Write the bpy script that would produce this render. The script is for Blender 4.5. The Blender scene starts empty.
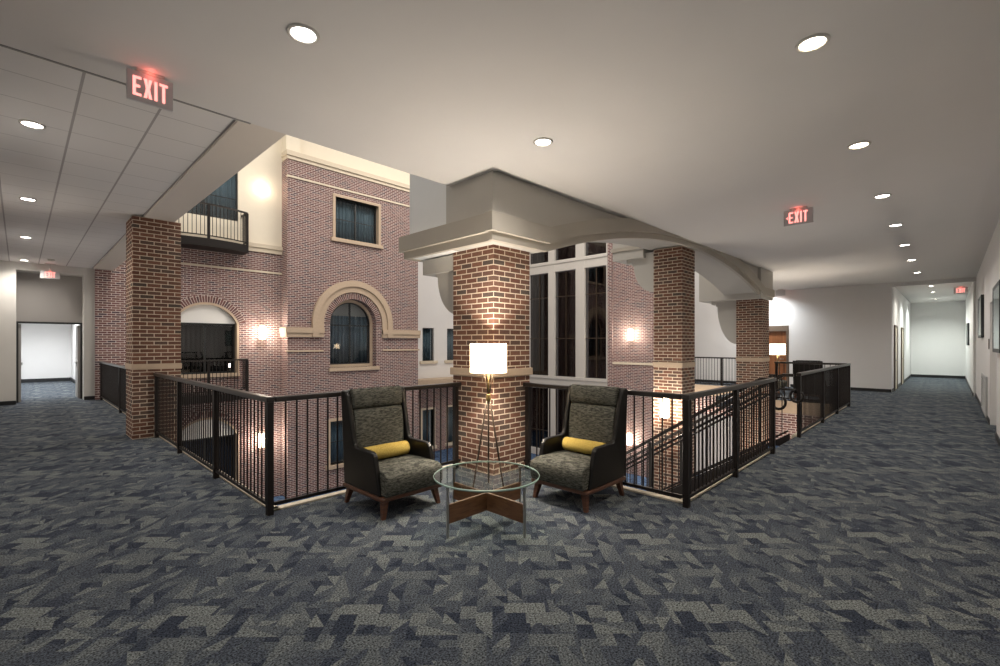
import bpy, bmesh, math, random
from mathutils import Vector, Matrix
random.seed(7)
scn = bpy.context.scene
col = scn.collection
R = math.radians

# ------------------------------------------------------------------ camera
cam_d = bpy.data.cameras.new('camera'); cam = bpy.data.objects.new('camera', cam_d); col.objects.link(cam)
FPX = 465.0
cam_d.sensor_width = 36; cam_d.lens = FPX/1000*36; cam_d.shift_y = 0.011
cam_d.clip_start = 0.05; cam_d.clip_end = 200
cam.location = (0, 0, 1.55); cam.rotation_euler = (R(90), 0, R(44.06-90))
scn.camera = cam
scn.view_settings.view_transform = 'Standard'; scn.view_settings.look = 'None'
scn.view_settings.gamma = 1; scn.view_settings.use_curve_mapping = False
scn.view_settings.exposure = 0.35
scn.cycles.use_denoising = True
scn.cycles.max_bounces = 8; scn.cycles.transparent_max_bounces = 16
scn.cycles.sample_clamp_indirect = 4.0
scn.cycles.caustics_reflective = False; scn.cycles.caustics_refractive = False

CZ = 3.5      # main ceiling
LZ = 3.66     # corridor tile ceiling
GZ = -3.8     # floor of the level below
TOPZ = 11.0   # roof over the atrium

# ------------------------------------------------------------------ materials
def newmat(n):
    m = bpy.data.materials.new(n); m.use_nodes = True
    nt = m.node_tree; b = nt.nodes['Principled BSDF']
    return m, nt, b
def N(nt, t, **kw):
    n = nt.nodes.new(t)
    for k, v in kw.items(): setattr(n, k, v)
    return n
def plain(n, c, rough=.6, metal=0, noise=.04, scale=30, spec=.5, bump=0):
    m, nt, b = newmat(n)
    tc = N(nt, 'ShaderNodeTexCoord'); nz = N(nt, 'ShaderNodeTexNoise'); nz.inputs['Scale'].default_value = scale
    nz.inputs['Detail'].default_value = 4
    nt.links.new(tc.outputs['Object'], nz.inputs['Vector'])
    mx = N(nt, 'ShaderNodeMix', data_type='RGBA')
    mx.inputs[6].default_value = (*[max(0, x*(1-noise)) for x in c], 1); mx.inputs[7].default_value = (*[min(1, x*(1+noise)) for x in c], 1)
    nt.links.new(nz.outputs['Fac'], mx.inputs[0]); nt.links.new(mx.outputs[2], b.inputs['Base Color'])
    b.inputs['Roughness'].default_value = rough; b.inputs['Metallic'].default_value = metal
    b.inputs['Specular IOR Level'].default_value = spec
    if bump:
        bp = N(nt, 'ShaderNodeBump'); bp.inputs['Strength'].default_value = bump; bp.inputs['Distance'].default_value = .01
        nt.links.new(nz.outputs['Fac'], bp.inputs['Height']); nt.links.new(bp.outputs[0], b.inputs['Normal'])
    return m
def emis(n, c, s):
    m, nt, b = newmat(n)
    b.inputs['Base Color'].default_value = (*c, 1); b.inputs['Emission Color'].default_value = (*c, 1)
    b.inputs['Emission Strength'].default_value = s
    return m
def brick(n, c1, c2, c3, mortar, w=.19, h=.0635, ms=.0135, rough=.85):
    m, nt, b = newmat(n)
    uv = N(nt, 'ShaderNodeUVMap')
    bt = N(nt, 'ShaderNodeTexBrick'); bt.offset = .5
    bt.inputs['Scale'].default_value = 1; bt.inputs['Brick Width'].default_value = w; bt.inputs['Row Height'].default_value = h
    bt.inputs['Mortar Size'].default_value = ms*.5; bt.inputs['Mortar Smooth'].default_value = .15
    bt.inputs['Color1'].default_value = (*c1, 1); bt.inputs['Color2'].default_value = (*c2, 1); bt.inputs['Mortar'].default_value = (*mortar, 1)
    nt.links.new(uv.outputs[0], bt.inputs['Vector'])
    # second brick layer with the same lattice picks a few darker / redder bricks
    bt2 = N(nt, 'ShaderNodeTexBrick'); bt2.offset = .5
    for k in ('Scale', 'Brick Width', 'Row Height', 'Mortar Size', 'Mortar Smooth'): bt2.inputs[k].default_value = bt.inputs[k].default_value
    bt2.inputs['Color1'].default_value = (0, 0, 0, 1); bt2.inputs['Color2'].default_value = (1, 1, 1, 1); bt2.inputs['Mortar'].default_value = (0, 0, 0, 1)
    mp = N(nt, 'ShaderNodeVectorMath', operation='ADD'); mp.inputs[1].default_value = (w*40, h*62, 0)
    nt.links.new(uv.outputs[0], mp.inputs[0]); nt.links.new(mp.outputs[0], bt2.inputs['Vector'])
    pw = N(nt, 'ShaderNodeMath', operation='POWER'); pw.inputs[1].default_value = 3
    nt.links.new(bt2.outputs['Color'], pw.inputs[0])
    mu = N(nt, 'ShaderNodeMath', operation='SUBTRACT', use_clamp=True)
    nt.links.new(pw.outputs[0], mu.inputs[0]); nt.links.new(bt.outputs['Fac'], mu.inputs[1])
    mx = N(nt, 'ShaderNodeMix', data_type='RGBA'); mx.inputs[7].default_value = (*c3, 1)
    nt.links.new(mu.outputs[0], mx.inputs[0]); nt.links.new(bt.outputs['Color'], mx.inputs[6])
    nz = N(nt, 'ShaderNodeTexNoise'); nz.inputs['Scale'].default_value = 45; nz.inputs['Detail'].default_value = 3
    nt.links.new(uv.outputs[0], nz.inputs['Vector'])
    m2 = N(nt, 'ShaderNodeMix', data_type='RGBA', blend_type='MULTIPLY'); m2.inputs[0].default_value = .5
    nt.links.new(mx.outputs[2], m2.inputs[6]); nt.links.new(nz.outputs['Fac'], m2.inputs[7])
    m3 = N(nt, 'ShaderNodeMix', data_type='RGBA', blend_type='MULTIPLY'); m3.inputs[0].default_value = 1; m3.inputs[7].default_value = (1.35, 1.35, 1.35, 1)
    nt.links.new(m2.outputs[2], m3.inputs[6])
    nt.links.new(m3.outputs[2], b.inputs['Base Color'])
    bp = N(nt, 'ShaderNodeBump', invert=True); bp.inputs['Strength'].default_value = .5; bp.inputs['Distance'].default_value = .008
    nt.links.new(bt.outputs['Fac'], bp.inputs['Height']); nt.links.new(bp.outputs[0], b.inputs['Normal'])
    b.inputs['Roughness'].default_value = rough; b.inputs['Specular IOR Level'].default_value = .2
    return m
def carpet(n, blue=0):
    m, nt, b = newmat(n)
    tc = N(nt, 'ShaderNodeTexCoord')
    mp = N(nt, 'ShaderNodeMapping'); mp.inputs['Rotation'].default_value = (0, 0, R(45)); mp.inputs['Scale'].default_value = (1, 1, 1)
    nt.links.new(tc.outputs['Object'], mp.inputs['Vector'])
    def math_(op, a, bb=None, cc=None, clamp=False):
        q = N(nt, 'ShaderNodeMath', operation=op, use_clamp=clamp)
        for i, v in enumerate((a, bb, cc)):
            if v is None: continue
            if isinstance(v, (int, float)): q.inputs[i].default_value = v
            else: nt.links.new(v, q.inputs[i])
        return q.outputs[0]
    sp = N(nt, 'ShaderNodeSeparateXYZ'); nt.links.new(mp.outputs[0], sp.inputs[0])
    def shards(sx, sy, ox, oy, px, py, seed, shift=.5, psplit=.72):
        # cells of sx by sy metres, each split along one of its diagonals, repeating after px by py cells
        u = math_('DIVIDE', math_('ADD', sp.outputs[0], ox), sx); v0 = math_('DIVIDE', math_('ADD', sp.outputs[1], oy), sy)
        if shift > 0:
            row = math_('FLOOR', v0); u = math_('ADD', u, math_('MULTIPLY', math_('FLOORED_MODULO', row, 2.0), shift))
        else:
            v0 = math_('ADD', v0, math_('MULTIPLY', math_('FLOORED_MODULO', math_('FLOOR', u), 2.0), -shift)); row = math_('FLOOR', v0)
        cu = math_('FLOOR', u); fu = math_('SUBTRACT', u, cu); fv = math_('SUBTRACT', v0, row)
        cu = math_('FLOORED_MODULO', cu, px); row = math_('FLOORED_MODULO', row, py)
        cb = N(nt, 'ShaderNodeCombineXYZ'); nt.links.new(cu, cb.inputs[0]); nt.links.new(row, cb.inputs[1]); cb.inputs[2].default_value = seed
        w1 = N(nt, 'ShaderNodeTexWhiteNoise', noise_dimensions='3D'); nt.links.new(cb.outputs[0], w1.inputs['Vector'])
        s1 = N(nt, 'ShaderNodeSeparateColor'); nt.links.new(w1.outputs['Color'], s1.inputs[0])
        flip = math_('GREATER_THAN', s1.outputs[0], .5)
        fu2 = math_('ABSOLUTE', math_('SUBTRACT', fu, flip))
        tri = math_('GREATER_THAN', math_('ADD', fu2, fv), 1.0)
        split = math_('LESS_THAN', s1.outputs[1], psplit)
        side = math_('MULTIPLY', tri, split)
        cb2 = N(nt, 'ShaderNodeCombineXYZ'); nt.links.new(math_('ADD', cu, math_('MULTIPLY', side, 31.0)), cb2.inputs[0]); nt.links.new(row, cb2.inputs[1]); cb2.inputs[2].default_value = seed+9
        w2 = N(nt, 'ShaderNodeTexWhiteNoise', noise_dimensions='3D'); nt.links.new(cb2.outputs[0], w2.inputs['Vector'])
        return w2.outputs['Value'], s1.outputs[2]
    va, ra = shards(.092, .125, 0, 0, 8, 6, 2.0, -.5, .95)
    vb, rb = shards(.24, .10, .05, .02, 4, 10, 5.0, .5, .35)
    vc, rc = shards(.12, .27, .03, .11, 8, 4, 8.0, -.37, .5)
    def pick_(va, vb, r, th):
        mv = N(nt, 'ShaderNodeMix', data_type='FLOAT'); nt.links.new(math_('GREATER_THAN', r, th), mv.inputs[0]); nt.links.new(va, mv.inputs[2]); nt.links.new(vb, mv.inputs[3])
        return mv
    mixv = pick_(pick_(va, vc, rc, .83).outputs[0], vb, rb, .83)
    cr = N(nt, 'ShaderNodeValToRGB'); cr.color_ramp.interpolation = 'LINEAR'
    e = cr.color_ramp.elements
    if blue:
        cols = [(0, (.03, .05, .10)), (.5, (.05, .085, .16)), (1, (.08, .13, .22))]
    else:
        cols = [(0, (.022, .027, .040)), (.14, (.039, .046, .061)), (.5, (.057, .065, .077)), (.8, (.073, .082, .090)), (1, (.126, .136, .133))]
    e[0].position, e[0].color = cols[0][0], (*cols[0][1], 1); e[1].position, e[1].color = cols[-1][0], (*cols[-1][1], 1)
    for p_, c_ in cols[1:-1]:
        q = e.new(p_); q.color = (*c_, 1)
    nt.links.new(mixv.outputs[0], cr.inputs[0])
    nz = N(nt, 'ShaderNodeTexNoise'); nz.inputs['Scale'].default_value = 95; nz.inputs['Detail'].default_value = 3; nz.inputs['Roughness'].default_value = .7
    nt.links.new(tc.outputs['Object'], nz.inputs['Vector'])
    mr = N(nt, 'ShaderNodeMapRange'); mr.inputs[1].default_value = .36; mr.inputs[2].default_value = .64; mr.inputs[3].default_value = .05; mr.inputs[4].default_value = 2.1
    nt.links.new(nz.outputs['Fac'], mr.inputs[0])
    m2 = N(nt, 'ShaderNodeMix', data_type='RGBA', blend_type='MULTIPLY'); m2.inputs[0].default_value = 1
    nt.links.new(cr.outputs[0], m2.inputs[6]); nt.links.new(mr.outputs[0], m2.inputs[7])
    nt.links.new(m2.outputs[2], b.inputs['Base Color'])
    bp = N(nt, 'ShaderNodeBump'); bp.inputs['Strength'].default_value = .4; bp.inputs['Distance'].default_value = .004
    nt.links.new(nz.outputs['Fac'], bp.inputs['Height']); nt.links.new(bp.outputs[0], b.inputs['Normal'])
    b.inputs['Roughness'].default_value = .95; b.inputs['Specular IOR Level'].default_value = .08
    return m
def tiles(n, c, line, x0, step, y0, ystep):
    m, nt, b = newmat(n)
    tc = N(nt, 'ShaderNodeTexCoord'); sp = N(nt, 'ShaderNodeSeparateXYZ'); nt.links.new(tc.outputs['Object'], sp.inputs[0])
    def line_(o, off, st, wd):
        a = N(nt, 'ShaderNodeMath', operation='SUBTRACT'); nt.links.new(sp.outputs[o], a.inputs[0]); a.inputs[1].default_value = off - wd/2
        q = N(nt, 'ShaderNodeMath', operation='FLOORED_MODULO'); nt.links.new(a.outputs[0], q.inputs[0]); q.inputs[1].default_value = st
        l = N(nt, 'ShaderNodeMath', operation='LESS_THAN'); nt.links.new(q.outputs[0], l.inputs[0]); l.inputs[1].default_value = wd
        return l.outputs[0]
    lx = line_(0, x0, step, .020); ly = line_(1, y0, ystep, .011)
    mxm = N(nt, 'ShaderNodeMath', operation='MAXIMUM'); nt.links.new(lx, mxm.inputs[0])
    half = N(nt, 'ShaderNodeMath', operation='MULTIPLY'); half.inputs[1].default_value = .8; nt.links.new(ly, half.inputs[0]); nt.links.new(half.outputs[0], mxm.inputs[1])
    mx = N(nt, 'ShaderNodeMix', data_type='RGBA'); mx.inputs[6].default_value = (*c, 1); mx.inputs[7].default_value = (*line, 1)
    nt.links.new(mxm.outputs[0], mx.inputs[0]); nt.links.new(mx.outputs[2], b.inputs['Base Color'])
    b.inputs['Roughness'].default_value = .8
    return m
def fabric(n, ca, cb_, sx, sy, rough=.9, bump=.35):
    m, nt, b = newmat(n)
    tc = N(nt, 'ShaderNodeTexCoord'); mp = N(nt, 'ShaderNodeMapping'); mp.inputs['Scale'].default_value = (sx, sx, sy)
    nt.links.new(tc.outputs['Object'], mp.inputs[0])
    nz = N(nt, 'ShaderNodeTexNoise'); nz.inputs['Scale'].default_value = 1; nz.inputs['Detail'].default_value = 5; nz.inputs['Roughness'].default_value = .7
    nt.links.new(mp.outputs[0], nz.inputs['Vector'])
    cr = N(nt, 'ShaderNodeValToRGB'); e = cr.color_ramp.elements
    e[0].position = .40; e[0].color = (*ca, 1); e[1].position = .62; e[1].color = (*cb_, 1)
    nt.links.new(nz.outputs['Fac'], cr.inputs[0]); nt.links.new(cr.outputs[0], b.inputs['Base Color'])
    bp = N(nt, 'ShaderNodeBump'); bp.inputs['Strength'].default_value = bump; bp.inputs['Distance'].default_value = .004
    nt.links.new(nz.outputs['Fac'], bp.inputs['Height']); nt.links.new(bp.outputs[0], b.inputs['Normal'])
    b.inputs['Roughness'].default_value = rough; b.inputs['Specular IOR Level'].default_value = .15
    return m
def wood(n, ca, cb_, rough=.4, sc=(4, 4, 40)):
    m, nt, b = newmat(n)
    tc = N(nt, 'ShaderNodeTexCoord'); mp = N(nt, 'ShaderNodeMapping'); mp.inputs['Scale'].default_value = sc
    nt.links.new(tc.outputs['Object'], mp.inputs[0])
    nz = N(nt, 'ShaderNodeTexNoise'); nz.inputs['Scale'].default_value = 1.5; nz.inputs['Detail'].default_value = 6; nz.inputs['Distortion'].default_value = .6
    nt.links.new(mp.outputs[0], nz.inputs['Vector'])
    cr = N(nt, 'ShaderNodeValToRGB'); e = cr.color_ramp.elements
    e[0].position = .3; e[0].color = (*ca, 1); e[1].position = .7; e[1].color = (*cb_, 1)
    nt.links.new(nz.outputs['Fac'], cr.inputs[0]); nt.links.new(cr.outputs[0], b.inputs['Base Color'])
    b.inputs['Roughness'].default_value = rough
    return m
def pane(n, tint, refl=.06, ior=1.45):
    m, nt, b = newmat(n); nt.nodes.remove(b); out = nt.nodes['Material Output']
    tr = N(nt, 'ShaderNodeBsdfTransparent'); tr.inputs[0].default_value = (*tint, 1)
    gl = N(nt, 'ShaderNodeBsdfGlossy'); gl.inputs['Roughness'].default_value = .02
    lw = N(nt, 'ShaderNodeFresnel'); lw.inputs[0].default_value = ior
    mr = N(nt, 'ShaderNodeMath', operation='ADD'); mr.inputs[1].default_value = refl; nt.links.new(lw.outputs[0], mr.inputs[0])
    ge = N(nt, 'ShaderNodeNewGeometry'); fr_ = N(nt, 'ShaderNodeMath', operation='SUBTRACT'); fr_.inputs[0].default_value = 1; nt.links.new(ge.outputs['Backfacing'], fr_.inputs[1])
    ml = N(nt, 'ShaderNodeMath', operation='MULTIPLY'); nt.links.new(mr.outputs[0], ml.inputs[0]); nt.links.new(fr_.outputs[0], ml.inputs[1]); mr = ml
    mx = N(nt, 'ShaderNodeMixShader'); nt.links.new(mr.outputs[0], mx.inputs[0]); nt.links.new(tr.outputs[0], mx.inputs[1]); nt.links.new(gl.outputs[0], mx.inputs[2])
    nt.links.new(mx.outputs[0], out.inputs[0])
    return m

M = {}
M['carpet'] = carpet('carpet'); M['carpet_blue'] = carpet('carpet_blue', 1)
M['ceiling'] = plain('ceiling_paint', (.63, .61, .59), .9, noise=.02, scale=3)
M['tile'] = tiles('ceiling_tile', (.66, .64, .62), (.34, .32, .31), .35, .53, 4.7, .53)
M['white'] = plain('wall_paint_white', (.74, .725, .71), .85, noise=.02, scale=4)
M['beam_paint'] = plain('beam_paint', (.62, .565, .50), .9, noise=.02, scale=3)
M['greywall'] = plain('wall_paint_grey', (.36, .34, .32), .85, noise=.02, scale=4)
M['panelgrey'] = plain('portal_paint', (.62, .60, .56), .8, noise=.02, scale=4)
M['cream'] = plain('cream_stucco', (.78, .71, .58), .9, noise=.03, scale=6)
M['stone'] = plain('cast_stone', (.50, .385, .28), .8, noise=.10, scale=14, bump=.1)
M['stone_pale'] = plain('cast_stone_pale', (.62, .54, .42), .8, noise=.06, scale=14)
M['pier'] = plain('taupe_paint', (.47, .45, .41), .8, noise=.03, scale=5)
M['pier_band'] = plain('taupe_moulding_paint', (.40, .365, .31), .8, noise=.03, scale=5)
M['pier_lit'] = plain('taupe_paint_lit', (.80, .81, .80), .8, noise=.03, scale=5)  # pier colour with the atrium light put into it
M['brick'] = brick('column_brick', (.13, .058, .040), (.20, .098, .066), (.085, .066, .056), (.60, .50, .39))
M['brick_wall'] = brick('atrium_brick', (.145, .066, .060), (.215, .115, .105), (.085, .062, .072), (.66, .58, .53))
M['brick_ring'] = brick('arch_brick', (.145, .066, .060), (.20, .105, .095), (.10, .065, .070), (.62, .54, .48), w=.6, h=.075, ms=.016)
M['metal'] = plain('black_metal', (.012, .009, .008), .45, 0, noise=.2, scale=20, spec=.25)
M['cap'] = plain('black_metal_cap', (.018, .014, .012), .32, 0, noise=.2, scale=20, spec=.4)
M['shadow_strip'] = plain('ceiling_shadow_tone', (.27, .26, .25), .6)  # dark tone of the painted shadow line
M['black'] = plain('black_base', (.012, .012, .013), .5)
M['leather'] = plain('black_leather', (.008, .007, .006), .38, noise=.3, scale=60, bump=.05, spec=.25)
M['tweed'] = fabric('tweed', (.028, .028, .023), (.135, .132, .108), 22, 95)
M['mustard'] = fabric('mustard_cloth', (.37, .26, .055), (.53, .39, .11), 120, 120)
M['wood'] = wood('cherry_wood', (.055, .020, .010), (.13, .052, .027), .35)
M['walnut'] = wood('walnut_board', (.085, .036, .015), (.19, .088, .040), .35, (5, 5, 30))
M['steel'] = plain('brushed_steel', (.42, .41, .39), .3, .9, noise=.1, scale=50)
M['bronze'] = plain('dark_bronze', (.09, .065, .045), .35, .7, noise=.1, scale=50)
M['brass'] = plain('aged_brass', (.35, .24, .10), .35, .8, noise=.1, scale=50)
M['glass_top'] = pane('clear_glass', (.93, .97, .95), .0, 1.5)
M['glass_edge'] = plain('glass_edge_green', (.30, .42, .36), .08, noise=.05, spec=.9)
M['pane'] = pane('window_glass', (.84, .88, .90), .04)
M['pane_dark'] = pane('window_glass_dark', (.42, .40, .40), .05)
M['frame_dark'] = plain('window_frame_dark', (.015, .017, .018), .4)
M['curtain'] = fabric('curtain_blue_grey', (.10, .138, .158), (.18, .224, .248), 9, .02, .9, 0)
M['curtain_dark'] = fabric('curtain_navy', (.06, .078, .098), (.14, .168, .195), 9, .02, .9, 0)
M['curtain_brown'] = fabric('curtain_brown', (.035, .023, .022), (.095, .058, .054), 9, .02, .9, 0)
M['lunette'] = plain('white_lunette', (.72, .71, .68), .7, noise=.02)
M['white_frame'] = plain('white_window_frame', (.54, .51, .47), .6, noise=.02)
M['door_wood'] = wood('door_wood', (.16, .055, .018), (.28, .105, .038), .4, (6, 6, 1))
M['door_cream'] = plain('door_cream', (.66, .60, .46), .5, noise=.03)
M['door_white'] = plain('door_white', (.66, .65, .63), .5, noise=.02)
M['door_frame'] = plain('door_frame_brown', (.12, .085, .06), .5)
M['trim_white'] = plain('can_trim', (.55, .52, .48), .45)
M['art'] = plain('art_print', (.40, .46, .42), .3, noise=.3, scale=6)
M['grille'] = plain('grille_grey', (.42, .42, .41), .5)
M['sign_body'] = plain('sign_panel', (.50, .49, .49), .3, noise=.02)
M['can_warm'] = emis('downlight_lens_warm', (1, .86, .62), 14)
M['can_cool'] = emis('downlight_lens_cool', (1, .95, .88), 18)
M['exit_red'] = emis('exit_letters', (1, .33, .29), 1.35)
M['sconce'] = emis('sconce_glass', (1, .82, .62), 14)
M['bulb'] = emis('bulb', (1, .82, .58), 30)

# ------------------------------------------------------------------ mesh helpers
class MB:
    def __init__(s): s.v = []; s.f = []; s.uv = {}; s.sm = set()
    def vert(s, *p): s.v.append(tuple(p)); return len(s.v)-1
    def face(s, pts, smooth=False, uv=None):
        i0 = len(s.v); s.v += [tuple(p) for p in pts]; s.f.append(tuple(range(i0, i0+len(pts))))
        if smooth: s.sm.add(len(s.f)-1)
        if uv: s.uv[len(s.f)-1] = uv
        return s
    def box(s, x0, x1, y0, y1, z0, z1):
        i = len(s.v)
        for z in (z0, z1):
            for x, y in ((x0, y0), (x1, y0), (x1, y1), (x0, y1)): s.v.append((x, y, z))
        for q in ((0, 3, 2, 1), (4, 5, 6, 7), (0, 1, 5, 4), (1, 2, 6, 5), (2, 3, 7, 6), (3, 0, 4, 7)): s.f.append(tuple(i+k for k in q))
        return s
    def prism(s, poly, axis, a, b, smooth=False):
        """poly: 2-D outline; axis 'x': (y,z), 'y': (x,z), 'z': (x,y)"""
        mk = {'x': lambda p, t: (t, p[0], p[1]), 'y': lambda p, t: (p[0], t, p[1]), 'z': lambda p, t: (p[0], p[1], t)}[axis]
        n = len(poly); i = len(s.v)
        for t in (a, b):
            for p in poly: s.v.append(mk(p, t))
        s.f.append(tuple(i+k for k in range(n))); s.f.append(tuple(i+n+k for k in reversed(range(n))))
        for k in range(n):
            s.f.append((i+k, i+n+k, i+n+(k+1) % n, i+(k+1) % n))
            if smooth: s.sm.add(len(s.f)-1)
        return s
    def lathe(s, prof, n=32, c=(0, 0, 0), smooth=True, close=False):
        i = len(s.v); m = len(prof)
        for k in range(n):
            a = 2*math.pi*k/n
            for r, z in prof: s.v.append((c[0]+r*math.cos(a), c[1]+r*math.sin(a), c[2]+z))
        mm = m if close else m-1
        for k in range(n):
            k2 = (k+1) % n
            for j in range(mm):
                j2 = (j+1) % m
                s.f.append((i+k*m+j, i+k2*m+j, i+k2*m+j2, i+k*m+j2))
                if smooth: s.sm.add(len(s.f)-1)
        return s
    def tube(s, pts, r, n=10, r2=None, caps=True):
        pts = [Vector(p) for p in pts]; i = len(s.v); m = len(pts)
        ref = None
        for k, p in enumerate(pts):
            t = (pts[min(k+1, m-1)]-pts[max(k-1, 0)]).normalized()
            if ref is None: ref = t.orthogonal().normalized()
            ref = (ref - t*ref.dot(t)).normalized(); bn = t.cross(ref)
            rr = r if r2 is None else r+(r2-r)*k/max(1, m-1)
            for j in range(n):
                a = 2*math.pi*j/n; s.v.append(tuple(p+(ref*math.cos(a)+bn*math.sin(a))*rr))
        for k in range(m-1):
            for j in range(n):
                s.f.append((i+k*n+j, i+k*n+(j+1) % n, i+(k+1)*n+(j+1) % n, i+(k+1)*n+j)); s.sm.add(len(s.f)-1)
        if caps:
            s.f.append(tuple(i+j for j in reversed(range(n)))); s.f.append(tuple(i+(m-1)*n+j for j in range(n)))
        return s
    def bar(s, p, q, w, h):
        """rectangular bar from p to q, w wide (horizontal), h high"""
        p, q = Vector(p), Vector(q); t = (q-p).normalized()
        side = t.cross(Vector((0, 0, 1)))
        if side.length < 1e-4: side = Vector((1, 0, 0))
        side.normalize(); up = side.cross(t).normalized(); i = len(s.v)
        for b in (p, q):
            for a, c in ((-1, -1), (1, -1), (1, 1), (-1, 1)): s.v.append(tuple(b+side*a*w/2+up*c*h/2))
        for qd in ((3, 2, 1, 0), (4, 5, 6, 7), (0, 1, 5, 4), (1, 2, 6, 5), (2, 3, 7, 6), (3, 0, 4, 7)): s.f.append(tuple(i+k for k in qd))
        return s
    def build(s, name, m, parent=None, loc=None, bevel=0, seg=2, subsurf=0, fix=True, autosm=False):
        me = bpy.data.meshes.new(name); me.from_pydata(s.v, [], s.f); me.update()
        if fix:
            bm = bmesh.new(); bm.from_mesh(me)
            if not s.uv: bmesh.ops.recalc_face_normals(bm, faces=bm.faces)
            bm.to_mesh(me); bm.free()
        for k, p in enumerate(me.polygons): p.use_smooth = k in s.sm
        ul = me.uv_layers.new(name='UVMap')
        for k, p in enumerate(me.polygons):
            nn = p.normal
            for j, li in enumerate(p.loop_indices):
                if k in s.uv: ul.data[li].uv = s.uv[k][j]; continue
                c = me.vertices[me.loops[li].vertex_index].co
                if abs(nn.z) > .7: ul.data[li].uv = (c.x, c.y)
                elif abs(nn.x) > abs(nn.y): ul.data[li].uv = (c.y, c.z)
                else: ul.data[li].uv = (c.x, c.z)
        me.materials.append(M[m] if isinstance(m, str) else m)
        o = bpy.data.objects.new(name, me); col.objects.link(o)
        if parent is not None: o.parent = parent
        if loc: o.location = loc
        if bevel:
            b = o.modifiers.new('bevel', 'BEVEL'); b.width = bevel; b.segments = seg; b.limit_method = 'ANGLE'; b.angle_limit = R(40)
            b.harden_normals = False
        if subsurf:
            q = o.modifiers.new('sub', 'SUBSURF'); q.levels = subsurf; q.render_levels = subsurf
        return o

def tag(o, label=None, cat=None, group=None, kind=None):
    if label: o['label'] = label
    if cat: o['category'] = cat
    if group: o['group'] = group
    if kind: o['kind'] = kind
    return o
def struct(o, label, cat, group=None): return tag(o, label, cat, group, 'structure')
def empty(name, loc, rz=0, label=None, cat=None, group=None, kind=None):
    o = bpy.data.objects.new(name, None); col.objects.link(o); o.location = loc; o.rotation_euler = (0, 0, rz); o.empty_display_size = .1
    return tag(o, label, cat, group, kind)
def kids(o): return [c for c in bpy.data.objects if c.parent == o]
def copy_tree(o, parent=None):
    c = o.copy(); col.objects.link(c)
    if parent is not None: c.parent = parent
    for ch in kids(o): copy_tree(ch, c)
    return c
def light(kind, name, loc, energy, color, parent=None, size=.05, rot=None, **kw):
    d = bpy.data.lights.new(name, kind); d.energy = energy; d.color = color
    if kind in ('POINT', 'SPOT'): d.shadow_soft_size = size
    for k, v in kw.items(): setattr(d, k, v)
    o = bpy.data.objects.new(name, d); col.objects.link(o); o.location = loc
    if rot: o.rotation_euler = rot
    if parent is not None: o.parent = parent
    return o
WARM = (1, .89, .76); NEUT = (1, .94, .87); COOL = (.93, .97, 1)

# ------------------------------------------------------------------ setting: floors and ceilings
f = MB()
T = .32
for r in ((-.7, 1.66, -.8, 27.3), (1.66, 4.49, -.8, 4.52), (4.49, 14.36, -.8, 1.86), (14.36, 19.6, -.8, 5.0), (19.6, 29.6, -.62, 1.5), (17.55, 19.6, 5.0, 8.4)):
    f.box(r[0], r[1], r[2], r[3], -T, 0)
struct(f.build('floor', 'carpet'), 'blue grey shard-patterned carpet of the upper corridors', 'floor')
struct(MB().box(1.6, 20, 1.7, 19.2, GZ-.3, GZ).build('floor', 'carpet_blue'), 'blue carpet floor of the level below, seen between the railings', 'floor')
# stone edges of the opening
e_ = MB()
e_.box(1.62, 1.70, 4.50, 9.5, -.36, .018).box(1.62, 1.70, 10.15, 16.98, -.36, .018)
e_.box(1.62, 3.87, 4.50, 4.58, -.36, .018).box(4.47, 4.55, 1.84, 3.86, -.36, .018)
e_.box(4.55, 7.5, 1.84, 1.92, -.36, .018).box(9.02, 14.3, 1.84, 1.92, -.36, .018)
struct(e_.build('trim_1', 'stone_pale', bevel=.006), 'pale stone curb along the near edge of the floor opening', 'curb')
e_ = MB().box(14.28, 14.38, 1.92, 3.5, -.30, .02)
struct(e_.build('trim_2', 'stone'), 'tan stone band under the railing at the far end of the stairwell', 'curb')
e_ = MB().box(17.44, 17.62, 4.2, 8.4, -.34, .04)
struct(e_.build('trim_3', 'stone'), 'tan stone edge of the far walkway', 'curb')
e_ = MB().box(11.9, 17.5, 17.6, 18.55, -.42, -.14)
struct(e_.build('trim_4', 'stone'), 'tan stone ledge below the white wall past the brick tower', 'ledge')

c_ = MB()
for r in ((-.7, 3.74, -.8, 4.44), (3.74, 13.9, -.8, 3.66), (13.9, 19.6, -.8, 5.2)):
    c_.box(r[0], r[1], r[2], r[3], CZ, CZ+.5)
struct(c_.build('ceiling', 'ceiling'), 'smooth warm grey ceiling over the seating corner', 'ceiling')
struct(MB().box(-.7, 1.42, 4.44, 17.2, LZ, LZ+.3).build('ceiling', 'tile'), 'tiled lay-in ceiling of the left corridor', 'ceiling')
struct(MB().box(-.7, 1.42, 4.435, 4.455, CZ-.006, LZ).build('ceiling_shadow_line', 'shadow_strip'), 'thin dark strip painting in the shadow line between the smooth ceiling and the tiled ceiling', 'trim')  # dark strip stands in for the shadow at the ceiling step
struct(MB().box(1.42, 1.84, 4.44, 16.98, LZ-.03, LZ+.5).build('trim_5', 'beam_paint'), 'plain beam along the edge of the tiled corridor ceiling', 'beam')
struct(MB().box(19.6, 29.6, -.62, 1.5, CZ-.02, CZ+.3).build('ceiling', 'ceiling'), 'low ceiling of the far right corridor', 'ceiling')
struct(MB().box(-.6, 1.8, 17.9, 27.3, 3.1, 3.3).build('ceiling', 'white'), 'ceiling of the vestibule past the left corridor portal', 'ceiling')
struct(MB().box(1.0, 20.5, 3.0, 19.5, TOPZ, TOPZ+.2).build('ceiling', 'white'), 'roof over the tall atrium', 'ceiling')

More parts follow.
